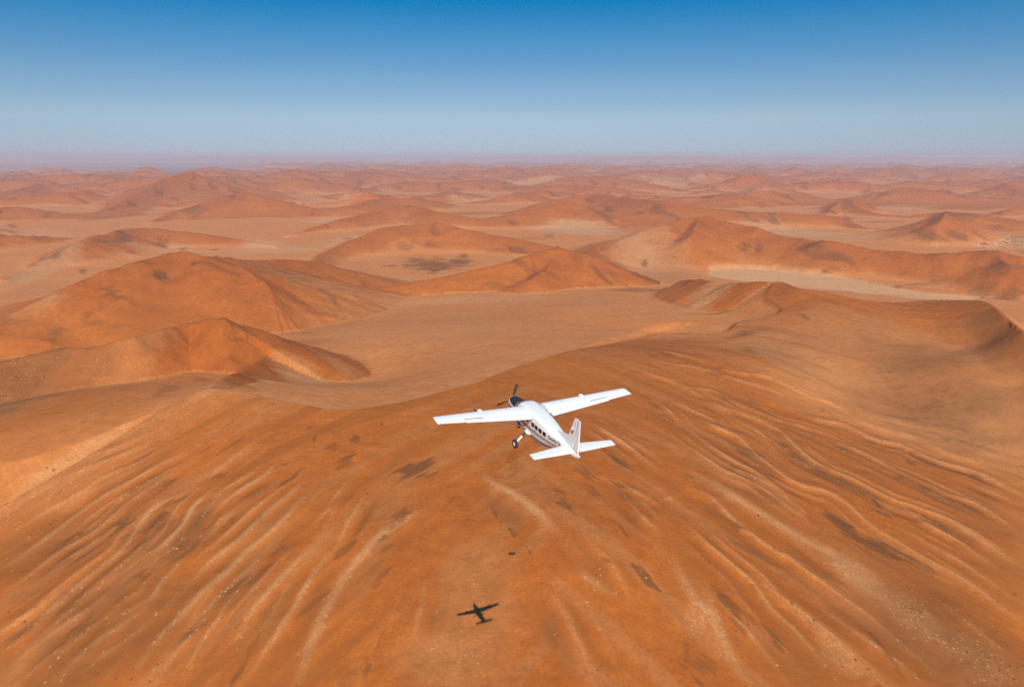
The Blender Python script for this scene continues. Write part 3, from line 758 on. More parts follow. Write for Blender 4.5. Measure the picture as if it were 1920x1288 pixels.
def scatter(r0, r1, a0, a1, gap, count, hr):
    for _ in range(count):
        r = math.sqrt(random.uniform(r0 * r0, r1 * r1)); a = R(random.uniform(a0, a1)); x, y = r * math.sin(a), r * math.cos(a)
        if a < R(-19) and a > R(-60) and r > 11500 + 2000 * math.sin(a * 9): continue
        if any((x - p) ** 2 + (y - q) ** 2 < gap * gap for p, q in placed): continue
        if in_poly(_poly, np.array([x]), np.array([y]))[0]: continue
        placed.append((x, y)); h = random.uniform(*hr)
        far_dune(x, y, h, h * random.uniform(11, 19), random.gauss(0, .45) + random.choice((0, 0, math.pi / 2 * .5)))
for _n, _a, _b, _p in DUNE_CRESTS:
    placed += [(q[0], q[1]) for q in smooth_line(_p, 350)]
scatter(2300, 5600, -42, 42, 470, 1800, (30, 80))
placed = [p for p in placed if math.hypot(*p) > 4800]
scatter(5600, 12000, -56, 56, 700, 2600, (60, 140))
scatter(12000, 24000, -56, 56, 950, 2600, (60, 140))
scatter(24000, 60000, -48, 48, 2100, 1200, (70, 160))
for s in (-1, 1):
    scatter(1200, 5600, *sorted((s * 41, s * 75)), 1000, 60, (50, 110))
scatter(1500, 9000, 80, 280, 1700, 150, (50, 110))

for a_, r_, h_, l_ in ((-21, 42000, 300, 9000), (-15, 52000, 312, 7000), (-31, 47000, 300, 12000), (4, 45000, 296, 14000), (11, 38000, 290, 9000), (16, 43000, 290, 15000), (27, 41000, 300, 14000), (35, 47000, 296, 9000)):
    x_, y_ = r_ * math.sin(R(a_)), r_ * math.cos(R(a_))       # low table hills on the horizon
    FAR.append((.12, .12, [(x_ - l_ * .5, y_, h_ * .3), (x_ - l_ * .3, y_ + 300, h_ * .85), (x_, y_, h_), (x_ + l_ * .25, y_ - 500, h_ * .9), (x_ + l_ * .5, y_, h_ * .4)]))

def spread_line(L, x, y, r):
    return (x > L[:, 0].min() - r) & (x < L[:, 0].max() + r) & (y > L[:, 1].min() - r) & (y < L[:, 1].max() + r)

def blob(x, y, T, sel, wob, acc, soft=.75):
    """patches with ragged edges: an ellipse pushed in and out by the noise `wob`"""
    for ox, oy, ax, ay, bx, by, s in T:
        rr = max(math.hypot(ax, ay), math.hypot(bx, by)) * 2.0
        m = np.nonzero(sel & (np.abs(x - ox) < rr) & (np.abs(y - oy) < rr))[0]
        if len(m) == 0: continue
        det = ax * by - ay * bx
        px = x[m] - ox; py = y[m] - oy
        u = (px * by - py * bx) / det; v = (ax * py - ay * px) / det
        d = np.sqrt(u * u + v * v)
        np.maximum.at(acc, m, s * sstep(0, soft, 1.25 - d - wob[m]) * (1 - sstep(1.3, 1.9, d)))

def survey(x, y):
    """height and sand cover at map points"""
    r = np.hypot(x, y)
    n_big = fbm(x, y, 900, 3); n_mid = fbm(x + 400, y, 160, 4); n_fine = fbm(x, y + 77, 28, 4)
    n_strk = np.where(x > 15, fbm(x * .76 + y * .65, (x * .65 - y * .76) * .16, 9, 4), fbm(x * .8 - y * .6, (x * .6 + y * .8) * .16 + 70, 9, 4))
    wx = fbm(x + 3000, y, 260, 3); wy = fbm(x, y + 5000, 260, 3)
    vx = fbm(x - 900, y + 300, 1300, 3); vy = fbm(x + 7000, y - 2500, 1300, 3)
    wamp = np.clip((r - 700) * .008, 0, 15); vamp = np.clip((r - 3200) * .03, 0, 170)
    X = x + wx * wamp + vx * vamp; Y = y + wy * wamp + vy * vamp
    swell = fbm(x + 100, y + 900, 1150, 4); away = np.clip((r - 1300) / 2500, 0, 1)
    h = 1.2 * n_big + np.clip(n_mid, -1, 1) * .9 + away * 13 * np.maximum(swell, -.2)
    k1 = sstep(2200, 4200, r); rdg = (1 - 2.2 * np.abs(fbm(x + wx * 60, y * 1.3 + wy * 60, 190, 3))) * (1 - k1) + (1 - 2.2 * np.abs(fbm(x + vx * 200, y * 1.2, 520, 4))) * k1
    rel = np.zeros_like(x)                                  # how far up a dune a point lies, 0 floor to 1 crest
    groups = [(a, b, smooth_line(p, 28), {'A2': 1, 'D1': -1}.get(nm, 0), nm) for nm, a, b, p in DUNE_CRESTS]
    groups += [(a, b, smooth_line(p, max(60, np.hypot(p[0][0], p[0][1]) * .012)), 0, None) for a, b, p in FAR]
    for a, b, L, tussocky, known in groups:
        zm = L[:, 2].max(); R_ = 2 * zm / min(a, b) + 30
        m = np.nonzero(spread_line(L, X, Y, R_))[0]
        if len(m) == 0: continue
        c, zc, side = ridge_height(L, X[m], Y[m], n_mid[m] * (.06 if tussocky else .16), a, b, 1.3 if tussocky > 0 else 1.45)
        tus = (side if tussocky > 0 else ~side) if tussocky else np.zeros(len(m), bool)
        c = c + np.minimum(c, 50) * (.18 if known is None else .07) * (rdg[m] - .55)
        c = c + n_fine[m] * np.minimum(c, 14) * .05 + n_mid[m] * np.minimum(c, 30) * .05
        h[m] = smax(h[m], c, 4.0)
        rel[m] = np.maximum(rel[m], np.where(c > 1.0, np.maximum(c / np.maximum(zc, 8), 0) ** np.where(tus, 1.0, .5) * sstep(4, 18, zc), 0) * np.clip(.6 + c / 30, 0, 1))
    # near dune
    m = np.nonzero((r < 1900))[0]
    d, zc, side, par = near_line(NEAR_LINE, x[m], y[m])
    ins = in_poly(_poly, x[m], y[m])
    zs = near_surface(x[m], y[m])
    edge = sstep(0, 25, d)
    ramp = np.zeros(len(m)); xm, ym = x[m], y[m]              # the basin floor climbs to the crest from behind
    for i in range(len(RAMP_LINE) - 1):
        ax, ay, az = RAMP_LINE[i]; dx, dy, dz = RAMP_LINE[i + 1] - RAMP_LINE[i]
        t = np.clip(((xm - ax) * dx + (ym - ay) * dy) / (dx * dx + dy * dy), 0, 1)
        q = np.maximum(1 - np.sqrt((xm - ax - t * dx) ** 2 + (ym - ay - t * dy) ** 2) / 890, 0)
        ramp = np.maximum(ramp, (az + t * dz) * .96 * q ** 1.3)
    ramp = np.minimum(ramp, zc * .96 + .25 * d)
    ramp = ramp - 17 * np.exp(-((xm + 140) ** 2 / 75 ** 2 + (ym - 640) ** 2 / 110 ** 2)) * sstep(10, 60, d)      # the bowl under the left slip face
    zn = np.where(ins, zs + (n_fine[m] * .35 + n_mid[m] * .8) * edge, np.maximum(flank(zc, np.maximum(d + n_mid[m] * np.minimum(d * .1, 9), 0), .62, 1.3), ramp + n_mid[m] * 1.5))
    fade = np.where(ins, 1 - sstep(1250, 1700, r[m]), 1)
    zn = zn * fade
    lo = 38 + 20 * sstep(430, 560, y[m]) * sstep(110, 220, x[m])
    fl = flank(zc, d, .62, 1.3)
    rn = np.where(ins, sstep(lo, lo + 52, zs) * .62 + .1, np.where(ramp > 1, np.maximum(.85 * np.exp(-d / 9), .44 * sstep(-170, -230, xm)), np.clip(fl / np.maximum(zc, 8), 0, 1)))
    win = zn > h[m] - 2
    h[m] = np.where(ins, np.where(fade > .5, np.maximum(zn, h[m] * (zn < h[m])), h[m]), smax(h[m], zn, 4.0))
    rel[m] = np.where(win, rn, rel[m])
    inside = np.zeros(x.shape, bool); inside[m] = ins
    sand = .65 * sstep(.22, .66, rel + n_mid * .10 + n_big * .12 + .55 * away * sstep(.02, .45, swell)) + .35 * sstep(.62, 1.0, rel + n_mid * .08)
    grass = np.zeros_like(x); dark = np.zeros_like(x); pale = np.zeros_like(x); clay = np.zeros_like(x); brown = np.zeros_like(x)
    # tussock belt round the foot of the near dune's far side and of the left dune
    belt = np.zeros_like(x); belt[m] = np.where(~ins, np.exp(-(d / 38) ** 2) * sstep(-.5, .3, n_fine[m] + .4), 0)
    grass = np.maximum(grass, belt * .8 * (x > -190) * (x < 60))
    edge_belt = np.zeros_like(x); edge_belt[m] = np.where(ins & (xm < -120), np.exp(-d / 13) * sstep(-100, -180, xm), 0); pale = np.maximum(pale, .8 * edge_belt); grass = np.maximum(grass, .45 * edge_belt * sstep(-.3, .3, n_strk))
    # ribs running down the near dune
    for w, hh, g, pts in RIBS:
        L = smooth_line([(p[0], p[1], 1.0) for p in pts], 6)
        L[:, 2] = np.minimum(1, np.minimum(np.arange(len(L)), np.arange(len(L))[::-1]) / 5.0)
        k = np.nonzero(inside & spread_line(L, x, y, 50))[0]
        if len(k) == 0: continue
        d, e, sd, pp = near_line(L, x[k] + n_fine[k] * .4, y[k] + n_fine[k] * .4)
        e = e * (.75 + .5 * np.clip(n_mid[k] + .5, 0, 1))
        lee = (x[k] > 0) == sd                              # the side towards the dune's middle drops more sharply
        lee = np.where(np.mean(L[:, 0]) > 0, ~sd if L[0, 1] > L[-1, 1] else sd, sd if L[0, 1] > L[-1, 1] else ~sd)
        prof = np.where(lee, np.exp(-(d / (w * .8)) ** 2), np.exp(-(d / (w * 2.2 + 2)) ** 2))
        h[k] += hh * 1.0 * e * prof - hh * .60 * e * np.where(lee, np.exp(-((d - 2.4 * w) / (1.6 * w)) ** 2), 0)
        grass[k] = np.maximum(grass[k], np.minimum(g, 1) * e * np.exp(-(d / (w * .30 + .25)) ** 2))
        pale[k] = np.maximum(pale[k], .95 * np.minimum(g, 1) * e * np.exp(-(d / (w * .42 + .35)) ** 2))
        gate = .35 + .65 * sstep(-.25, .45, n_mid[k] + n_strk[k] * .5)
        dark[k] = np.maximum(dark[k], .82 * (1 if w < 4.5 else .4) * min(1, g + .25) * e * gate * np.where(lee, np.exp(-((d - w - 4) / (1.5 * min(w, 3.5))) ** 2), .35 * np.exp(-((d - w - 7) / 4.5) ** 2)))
    allp = np.ones(x.shape, bool)
    wob = n_fine * .22 + n_mid * .12
    n_str3 = np.where(x > 15, fbm(x * .76 + y * .65 + 900, (x * .65 - y * .76) * .18, 3.6, 3), fbm(x * .8 - y * .6 + 900, (x * .6 + y * .8) * .18 + 70, 3.6, 3))
    blob(x, y, DARK_SAND_AND_SHADE, allp, wob + n_strk * np.where(r < 700, .6, .6) + n_str3 * np.where(r < 700, 1.0, 0), dark, .95)
    blob(x, y, PALE_AND_LIT_SAND, allp, wob * .8, pale)
    red = np.zeros_like(x); blob(x, y, ORANGE_SAND, allp, wob * .6, red); sand = np.maximum(sand, red)
    blob(x, y, PALE_FLOOR, allp, wob * .6 + fbm(x * .3, y, 60, 3) * .4, clay)
    blob(x, y, GRASS_PATCHES, allp, wob, grass)
    n_s2 = np.where(x > 15, fbm(x * .76 + y * .65 + 300, (x * .65 - y * .76) * .10, 15, 3), fbm(x * .8 - y * .6 + 300, (x * .6 + y * .8) * .10 + 70, 15, 3))
    dark = np.maximum(dark, np.where(inside, .34 * sstep(.05, .6, n_s2) * sstep(20, 75, np.abs(x - 15)), 0)); pale = np.maximum(pale, np.where(inside, .45 * sstep(.05, .6, -n_s2), 0))
    blob(x, y, SLOPE_SHADE, allp, wob, brown, 1.0); dark = np.maximum(dark, brown)  # painted slope shade joins the dark cover
    # dark streaks on the flanks of the further dunes
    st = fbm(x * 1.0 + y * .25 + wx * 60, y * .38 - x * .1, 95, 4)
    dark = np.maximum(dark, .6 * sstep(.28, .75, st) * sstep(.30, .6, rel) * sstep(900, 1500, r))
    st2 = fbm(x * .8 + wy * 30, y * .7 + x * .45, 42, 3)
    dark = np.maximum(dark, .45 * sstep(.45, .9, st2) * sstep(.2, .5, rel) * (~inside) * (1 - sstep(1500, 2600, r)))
    k = np.nonzero((x > 200) & (x < 1300) & (y > 900) & (y < 2000))[0]
    P = np.array(CLAY_PAN); P = smooth_line(np.c_[np.vstack([P, P[:1]]), np.zeros(len(P) + 1)], 20)
    xx = x[k] + n_fine[k] * 5; yy = y[k] + n_fine[k] * 5
    d, _v, _s, _p = near_line(P, xx, yy)
    ii = in_poly(P[:, :2], xx, yy)
    cl = np.where(ii & (h[k] < 16), sstep(0, 14, d), 0) * (1 - sstep(5, 14, h[k]))
    clay[k] = np.maximum(clay[k], cl); sand[k] *= 1 - cl; dark[k] *= 1 - cl
    h[k] = h[k] * (1 - cl * (h[k] < 25)) + .3 * cl * (h[k] < 25)
    k = np.nonzero((x > 900) & (x < 2600) & (y > 1700) & (y < 3300))[0]
    P = np.array(RIVER_BED)
    ii = in_poly(P, x[k] + n_mid[k] * 60, y[k] + n_mid[k] * 60) & (h[k] < 12)
    clay[k] = np.maximum(clay[k], np.where(ii, .55 + .3 * np.clip(n_fine[k], -1, 1), 0)); dark[k] = np.maximum(dark[k], np.where(ii, .9 * sstep(.15, .5, fbm(x[k] * .4, y[k], 22, 3)), 0))
    # gravel plain at the far left
    az = np.arctan2(x, y)
    plain = sstep(11500, 14000, r) * sstep(R(17), R(22), -az) * sstep(R(60), R(55), -az)
    sand *= 1 - plain
    gravel = plain * (.45 + .55 * sstep(-.2, .4, fbm(x * .25, y, 2200, 3)))
    return h, sand, dark, pale, clay, grass, gravel

# ------------------------------------------------------------------ materials
def new_mat(name):
    m = bpy.data.materials.new(name); m.use_nodes = True
    return m, m.node_tree.nodes, m.node_tree.links, m.node_tree.nodes['Principled BSDF']

def paint(name, col, rough=.45, metal=0.0, spec=.5, var=.06, scale=3.0, bump=0.0):
    m, n, l, p = new_mat(name)
    t = n.new('ShaderNodeTexCoord'); q = n.new('ShaderNodeTexNoise'); q.inputs['Scale'].default_value = scale; q.inputs['Detail'].default_value = 6
    r = n.new('ShaderNodeMapRange'); r.inputs['To Min'].default_value = 1 - var; r.inputs['To Max'].default_value = 1 + var * .5
    x = n.new('ShaderNodeMix'); x.data_type = 'RGBA'; x.blend_type = 'MULTIPLY'; x.inputs['Factor'].default_value = 1
    x.inputs['A'].default_value = (*col, 1)
    l.new(t.outputs['Object'], q.inputs['Vector']); l.new(q.outputs['Fac'], r.inputs['Value']); l.new(r.outputs[0], x.inputs['B'])
    l.new(x.outputs['Result'], p.inputs['Base Color'])
    p.inputs['Roughness'].default_value = rough; p.inputs['Metallic'].default_value = metal; p.inputs['Specular IOR Level'].default_value = spec
    if bump:
        b = n.new('ShaderNodeBump'); b.inputs['Strength'].default_value = bump; b.inputs['Distance'].default_value = .02
        l.new(q.outputs['Fac'], b.inputs['Height']); l.new(b.outputs[0], p.inputs['Normal'])
    return m

def sand_material():
    m, n, l, p = new_mat('dune_sand')
    def attr(a):
        q = n.new('ShaderNodeAttribute'); q.attribute_name = a; return q.outputs['Fac']
    geo = n.new('ShaderNodeNewGeometry')
    def tex(scale, detail=5, stretch=None, rough=.55):
        q = n.new('ShaderNodeTexNoise'); q.inputs['Scale'].default_value = 1.0; q.inputs['Detail'].default_value = detail; q.inputs['Roughness'].default_value = rough
        mp = n.new('ShaderNodeMapping'); s = stretch or (1, 1, 1)
        mp.inputs['Scale'].default_value = (scale * s[0], scale * s[1], scale * s[2])
        if stretch and len(stretch) > 3: mp.inputs['Rotation'].default_value = (0, 0, stretch[3])
        l.new(geo.outputs['Position'], mp.inputs['Vector']); l.new(mp.outputs[0], q.inputs['Vector'])
        return q.outputs['Fac']
    def rng(v, a, b, c, d):
        q = n.new('ShaderNodeMapRange'); q.inputs['From Min'].default_value = a; q.inputs['From Max'].default_value = b; q.inputs['To Min'].default_value = c; q.inputs['To Max'].default_value = d
        l.new(v, q.inputs['Value']); return q.outputs[0]
    def math_(op, a, b):
        q = n.new('ShaderNodeMath'); q.operation = op
        for i, v in enumerate((a, b)):
            if isinstance(v, (int, float)): q.inputs[i].default_value = v
            else: l.new(v, q.inputs[i])
        return q.outputs[0]
    def mix(f, a, b, mode='MIX'):
        q = n.new('ShaderNodeMix'); q.data_type = 'RGBA'; q.blend_type = mode; q.clamp_factor = True
        if isinstance(f, (int, float)): q.inputs['Factor'].default_value = f
        else: l.new(f, q.inputs['Factor'])
        for k, v in (('A', a), ('B', b)):
            if isinstance(v, tuple): q.inputs[k].default_value = (*v, 1)
            else: l.new(v, q.inputs[k])
        return q.outputs['Result']
    big = tex(1 / 260, 4); mid = tex(1 / 45, 5); fine = tex(1 / 7, 5); grain = tex(1 / 1.3, 3); streak = tex(1 / 30, 5, (.22, 1.0, 1.0, .12)); streak2 = tex(1 / 9, 4, (.2, 1, 1, .1))
    orange = mix(rng(big, .35, .65, 0, 1), COL_ORANGE_A, COL_ORANGE_B)
    tan = mix(rng(streak, .35, .68, 0, 1), COL_TAN_A, COL_TAN_B)
    s = math_('ADD', attr('sand'), rng(mid, .3, .7, -.10, .10))
    col = mix(rng(s, .04, .62, 0, 1), tan, orange)
    col = mix(rng(s, .66, 1.0, 0, 1), col, COL_DEEP)
    col = mix(math_('MULTIPLY', attr('pale'), rng(mid, .3, .7, .55, 1.0)), col, COL_PALE)
    col = mix(math_('MULTIPLY', attr('grass'), rng(grain, .3, .7, .40, .85)), col, COL_STRAWBASE)
    col = mix(math_('MULTIPLY', attr('clay'), rng(streak2, .3, .7, .8, 1.0)), col, COL_CLAY)
    col = mix(attr('gravel'), col, COL_GRAVEL)
    ragged = math_('ADD', math_('MULTIPLY', math_('SUBTRACT', fine, .5), .9), math_('MULTIPLY', math_('SUBTRACT', grain, .5), .5))
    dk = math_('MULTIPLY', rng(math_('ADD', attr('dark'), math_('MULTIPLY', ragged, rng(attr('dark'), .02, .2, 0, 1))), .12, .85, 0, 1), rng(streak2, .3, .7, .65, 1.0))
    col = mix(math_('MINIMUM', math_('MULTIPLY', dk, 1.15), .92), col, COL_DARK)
    # sparse straw-coloured tussocks: dots of one plant each
    v = n.new('ShaderNodeTexVoronoi'); v.inputs['Scale'].default_value = .62
    l.new(geo.outputs['Position'], v.inputs['Vector'])
    dot = rng(v.outputs['Distance'], .16, .42, 1, 0)
    pick = n.new('ShaderNodeSeparateColor'); l.new(v.outputs['Color'], pick.inputs[0])
    has = math_('LESS_THAN', pick.outputs[0], math_('MULTIPLY', attr('grass'), .9))
    col = mix(math_('MULTIPLY', dot, has), col, COL_STRAW)
    gm = math_('MULTIPLY', rng(fine, .3, .7, .87, 1.10), rng(grain, .3, .7, .88, 1.12))
    gm = math_('MULTIPLY', gm, rng(streak, .3, .7, .95, 1.05))
    col = mix(1.0, col, gm, 'MULTIPLY')
    l.new(col, p.inputs['Base Color'])
    p.inputs['Roughness'].default_value = .95; p.inputs['Specular IOR Level'].default_value = .12
    b = n.new('ShaderNodeBump'); b.inputs['Strength'].default_value = .5; b.inputs['Distance'].default_value = 1.0
    hgt = math_('ADD', math_('MULTIPLY', fine, .8), math_('MULTIPLY', streak2, .7))
    l.new(hgt, b.inputs['Height']); l.new(b.outputs[0], p.inputs['Normal'])
    return m

COL_ORANGE_A = (.415, .117, .017); COL_ORANGE_B = (.370, .101, .016)
COL_TAN_A = (.545, .205, .060); COL_TAN_B = (.485, .156, .038)
COL_DEEP = (.335, .087, .014); COL_PALE = (.385, .158, .055); COL_CLAY = (.54, .285, .130); COL_GRAVEL = (.17, .15, .17)
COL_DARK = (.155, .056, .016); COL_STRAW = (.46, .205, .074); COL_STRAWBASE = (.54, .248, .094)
M = {
    'sand': sand_material(),
    'white': paint('aircraft_white_paint', (.73, .73, .70), .35, spec=.4, var=.10, scale=1.1),
    'grey': paint('aircraft_grey_paint', (.36, .35, .36), .5, var=.08),
    'belly': paint('belly_grey_paint', (.52, .50, .50), .5, var=.12),
    'dark': paint('dark_stripe_paint', (.030, .018, .018), .5),
    'faint': paint('panel_joint', (.46, .46, .46), .6),
    'seam': paint('panel_gap', (.30, .30, .31), .7),
    'slot': paint('spoiler_slot', (.05, .06, .07), .6),
    'glare': paint('matt_black_panel', (.025, .027, .032), .75, spec=.2),
    'glass': paint('tinted_window_glass', (.008, .009, .008), .12, spec=.5, var=.02),
    'rubber': paint('tyre_rubber', (.022, .021, .020), .8, var=.2, scale=9),
    'metal': paint('bare_metal', (.45, .45, .45), .35, metal=.8),
    'blade': paint('propeller_blade_paint', (.050, .026, .014), .5),
    'red': paint('red_decal', (.30, .045, .035), .5),
    'straw': paint('dry_grass', (.34, .14, .043), .9, spec=.1, var=.25, scale=.7),
    'mound': paint('bush_mound', (.27, .105, .031), .9, spec=.1, var=.3, scale=1.2),
    'shrub': paint('dark_shrub', (.07, .035, .012), .9, spec=.1, var=.35, scale=2.5),
}

# ------------------------------------------------------------------ ground: one sheet out to the horizon
def build_ground():
    fov = np.arange(-37.0, 37.001, .08)
    side = np.concatenate([np.arange(37.3, 62, .3), np.arange(63, 180, 1.6)])
    az = np.radians(np.concatenate([-side[::-1], fov, side]))
    rr = [4.0]
    while rr[-1] < 120000:
        r = rr[-1]
        k = .12 if r < 130 else .02 if r < 170 else .0030 if r < 480 else .0047 if r < 5000 else .0075 if r < 13000 else .012 if r < 26000 else .035
        rr.append(r * (1 + k))
    rr = np.array(rr)
    na, nr = len(az), len(rr)
    A, Q = np.meshgrid(az, rr)
    x = (Q * np.sin(A)).ravel(); y = (Q * np.cos(A)).ravel()
    h, sand, dark, pale, clay, grass, gravel = survey(x, y)
    co = np.stack([x, y, h], 1)
    co = np.vstack([co, [[0, 0, float(h[:na].mean())]]])
    i = np.arange(nr - 1)[:, None] * na; j = np.arange(na)[None]; j2 = (j + 1) % na
    quads = np.stack([(i + j), (i + j2), (i + na + j2), (i + na + j)], 2).reshape(-1, 4)[:, ::-1]
    cap = np.stack([np.full(na, na * nr), (np.arange(na) + 1) % na, np.arange(na)], 1)
    nq, nt = len(quads), len(cap)
    me = bpy.data.meshes.new('desert_ground')
    me.vertices.add(len(co)); me.vertices.foreach_set('co', co.ravel().astype(np.float32))
    me.loops.add(nq * 4 + nt * 3); me.loops.foreach_set('vertex_index', np.concatenate([quads.ravel(), cap.ravel()]).astype(np.int32))
    me.polygons.add(nq + nt)
    me.polygons.foreach_set('loop_start', np.concatenate([np.arange(nq) * 4, nq * 4 + np.arange(nt) * 3]).astype(np.int32))
    me.update(calc_edges=True)
    me.polygons.foreach_set('use_smooth', np.ones(nq + nt, bool))
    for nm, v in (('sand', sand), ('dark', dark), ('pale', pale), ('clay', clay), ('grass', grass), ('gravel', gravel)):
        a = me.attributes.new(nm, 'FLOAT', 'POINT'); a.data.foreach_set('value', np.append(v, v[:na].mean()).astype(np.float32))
    me.validate()
    me.materials.append(M['sand'])
    o = bpy.data.objects.new('desert_ground', me); C.objects.link(o)
    o['kind'] = 'structure'
    return o, x, y, grass, h
ground, GX, GY, GG, GH = build_ground()

# ------------------------------------------------------------------ grass: straw tussocks, one mesh
def build_grass():
    pts = []
    for w, hh, g, L in RIBS:
        P = smooth_line([(p[0], p[1], 0) for p in L], 1.0)
        n = int(len(P) * g * (3.2 + w * 1.4))
        k = RNG.integers(0, len(P), n)
        gate = .5 + .9 * noise(P[k, 0] / 14, P[k, 1] / 14) > RNG.random(n) * .9
        q = P[k, :2] + RNG.normal(0, .30 * w, (n, 2)) * (.35 + RNG.random((n, 1)))
        pts.append(q[gate])
    # belts and patches follow the grass cover found in the survey
    r = np.hypot(GX, GY)
    area = (r * R(.08)) * (r * np.where(r < 480, .0030, .0047))
    sel = np.nonzero((r > 150) & (r < 1250) & (np.abs(np.arctan2(GX, GY)) < R(37)))[0]
    lam = np.clip(GG[sel], 0, 1) ** 1.5 * area[sel] * .10
    num = RNG.poisson(np.clip(lam, 0, 4))
    k = np.repeat(sel, num)
    pts.append(np.stack([GX[k] + RNG.normal(0, 1, len(k)) * r[k] * .002, GY[k] + RNG.normal(0, 1, len(k)) * r[k] * .003], 1))
    # loose ones all over the near dune
    n = 500
    a = RNG.uniform(R(-37), R(37), n); q = RNG.uniform(180, 620, n)
    loose = np.stack([q * np.sin(a), q * np.cos(a)], 1)
    loose = loose[noise(loose[:, 0] / 45, loose[:, 1] / 45) > .12]
    pts.append(loose)
    P = np.vstack(pts)
    if len(P) > 80000: P = P[RNG.permutation(len(P))[:80000]]
    z = survey(P[:, 0].copy(), P[:, 1].copy())[0]
    n = len(P)
    s = RNG.uniform(.10, .24, n) * (1 + .35 * (RNG.random(n) > .95)); hs = s * RNG.uniform(.8, 1.3, n)
    ph = RNG.uniform(0, 6.28, n)
    m = 5
    ang = ph[:, None] + np.arange(m)[None] * 2 * np.pi / m
    rj = s[:, None] * RNG.uniform(.7, 1.2, (n, m))
    base = np.stack([P[:, :1] + rj * np.cos(ang), P[:, 1:] + rj * np.sin(ang), np.repeat(z[:, None] - .12, m, 1)], 2)
    top = np.stack([P[:, 0] + RNG.normal(0, .06, n), P[:, 1] + RNG.normal(0, .06, n), z + hs], 1)
    co = np.concatenate([base, top[:, None]], 1).reshape(-1, 3)
    o = np.arange(n)[:, None] * (m + 1)
    tri = np.stack([o + np.arange(m)[None], o + (np.arange(m)[None] + 1) % m, np.repeat(o + m, m, 1)], 2).reshape(-1, 3)
    me = bpy.data.meshes.new('tussock_grass')
    me.vertices.add(len(co)); me.vertices.foreach_set('co', co.ravel().astype(np.float32))
    me.loops.add(tri.size); me.loops.foreach_set('vertex_index', tri.ravel().astype(np.int32))
    me.polygons.add(len(tri)); me.polygons.foreach_set('loop_start', (np.arange(len(tri)) * 3).astype(np.int32))
    me.update(calc_edges=True); me.validate()
    me.materials.append(M['straw'])
    g = bpy.data.objects.new('tussock_grass', me); C.objects.link(g)
    g['kind'] = 'stuff'; g['label'] = 'straw coloured grass tussocks dotted in lines along the dune ribs'; g['category'] = 'grass'
build_grass()

# ------------------------------------------------------------------ shrubs and sand mounds on the near dune
def shrub_mesh(name, seed, dark):
    rg = random.Random(seed); bm = bmesh.new()
    bmesh.ops.create_icosphere(bm, subdivisions=2, radius=1.0)
    for v in bm.verts:
        k = 1 + rg.uniform(-.28, .3)
        v.co.x *= k * 1.15; v.co.y *= k; v.co.z = max(v.co.z, -.25) * .62 * k
    for _ in range(26):
        a = rg.uniform(0, 6.28); t = rg.uniform(.1, .9); q = bm.verts.new((math.cos(a) * t, math.sin(a) * t, .2))
        e = bm.verts.new((math.cos(a) * (t + .12) + .07, math.sin(a) * (t + .12), .2)); f = bm.verts.new((math.cos(a + .2) * (t * 1.35), math.sin(a + .2) * (t * 1.35), rg.uniform(.7, 1.0)))
        bm.faces.new((q, e, f))
    me = bpy.data.meshes.new(name); bm.to_mesh(me); bm.free()
    me.materials.append(M['shrub'] if dark else M['mound'])
    return me
RIGHT_MOUNDS = [[84, 293], [96.4, 280.8], [152.5, 310.7], [156.2, 308.6], [166.4, 291.5], [168.5, 285.1], [170.1, 285.3], [169.5, 279.6], [175.5, 278.2], [176.3, 276.3], [168.8, 270.3], [179.7, 278.1], [181, 277], [184.9, 273.9], [184.6, 271.7], [183.9, 267.3], [188.7, 268.3], [188.6, 261.4], [195.4, 262.7], [196.6, 261.8], [179.5, 249], [167.9, 249.4], [172.9, 243.7], [180.1, 245.6], [180.6, 242.4], [184.6, 244.6], [186.4, 243.4], [195.2, 252.7], [188.4, 241.1], [191.7, 240.9], [181.5, 237.2], [170.8, 233.4], [166.4, 234.4], [166, 240.8], [210.8, 283.8], [212.8, 279.3], [263.3, 378.9], [264, 377.8], [225.5, 294], [218.7, 294.3], [108.2, 252.4], [108.5, 248.4], [111.5, 249.6], [114, 245.1], [80.6, 230.8], [86.5, 237.3], [91.4, 234.7], [91, 232.1], [81.1, 233.8], [79.7, 227.3], [147.6, 319], [145.6, 322], [177.4, 255.7], [167.9, 247], [165, 236.2], [165.5, 230.1], [170.8, 229.3], [177, 231.3], [185.3, 233.9], [188.9, 354], [193.3, 353.3], [210.3, 352.2], [232.9, 314.6], [122.9, 228.9], [126.1, 225.6], [127.2, 217.8], [116.4, 224.8]]
LEFT_MOUNDS = [[-205.7, 266.2], [-202.2, 261.9], [-199.4, 264.8], [-194.4, 258.9], [-191, 256.2], [-192.8, 263.9], [-198.7, 275.4], [-196.8, 280.2], [-189.8, 288.4], [-189.8, 285.7], [-222.8, 328.2], [-223.2, 325.2], [-225.8, 321.5], [-227.8, 317], [-149.1, 228.8], [-140.4, 225.1], [-134.1, 223.5], [-126.4, 221.3], [-125.2, 228.3], [-126.5, 227.7], [-156.6, 249.5], [-135.1, 227.4], [-235.2, 308.9], [-246.9, 364.4], [-242.4, 362.8], [-229.8, 362], [-163.7, 247.2], [-142.2, 233.7]]
DARK_SHRUBS = [[0, 263.9, 0.8], [-66.1, 311.1, 0.5], [-71.5, 383.5, 0.5], [115.7, 317.2, 0.5]]

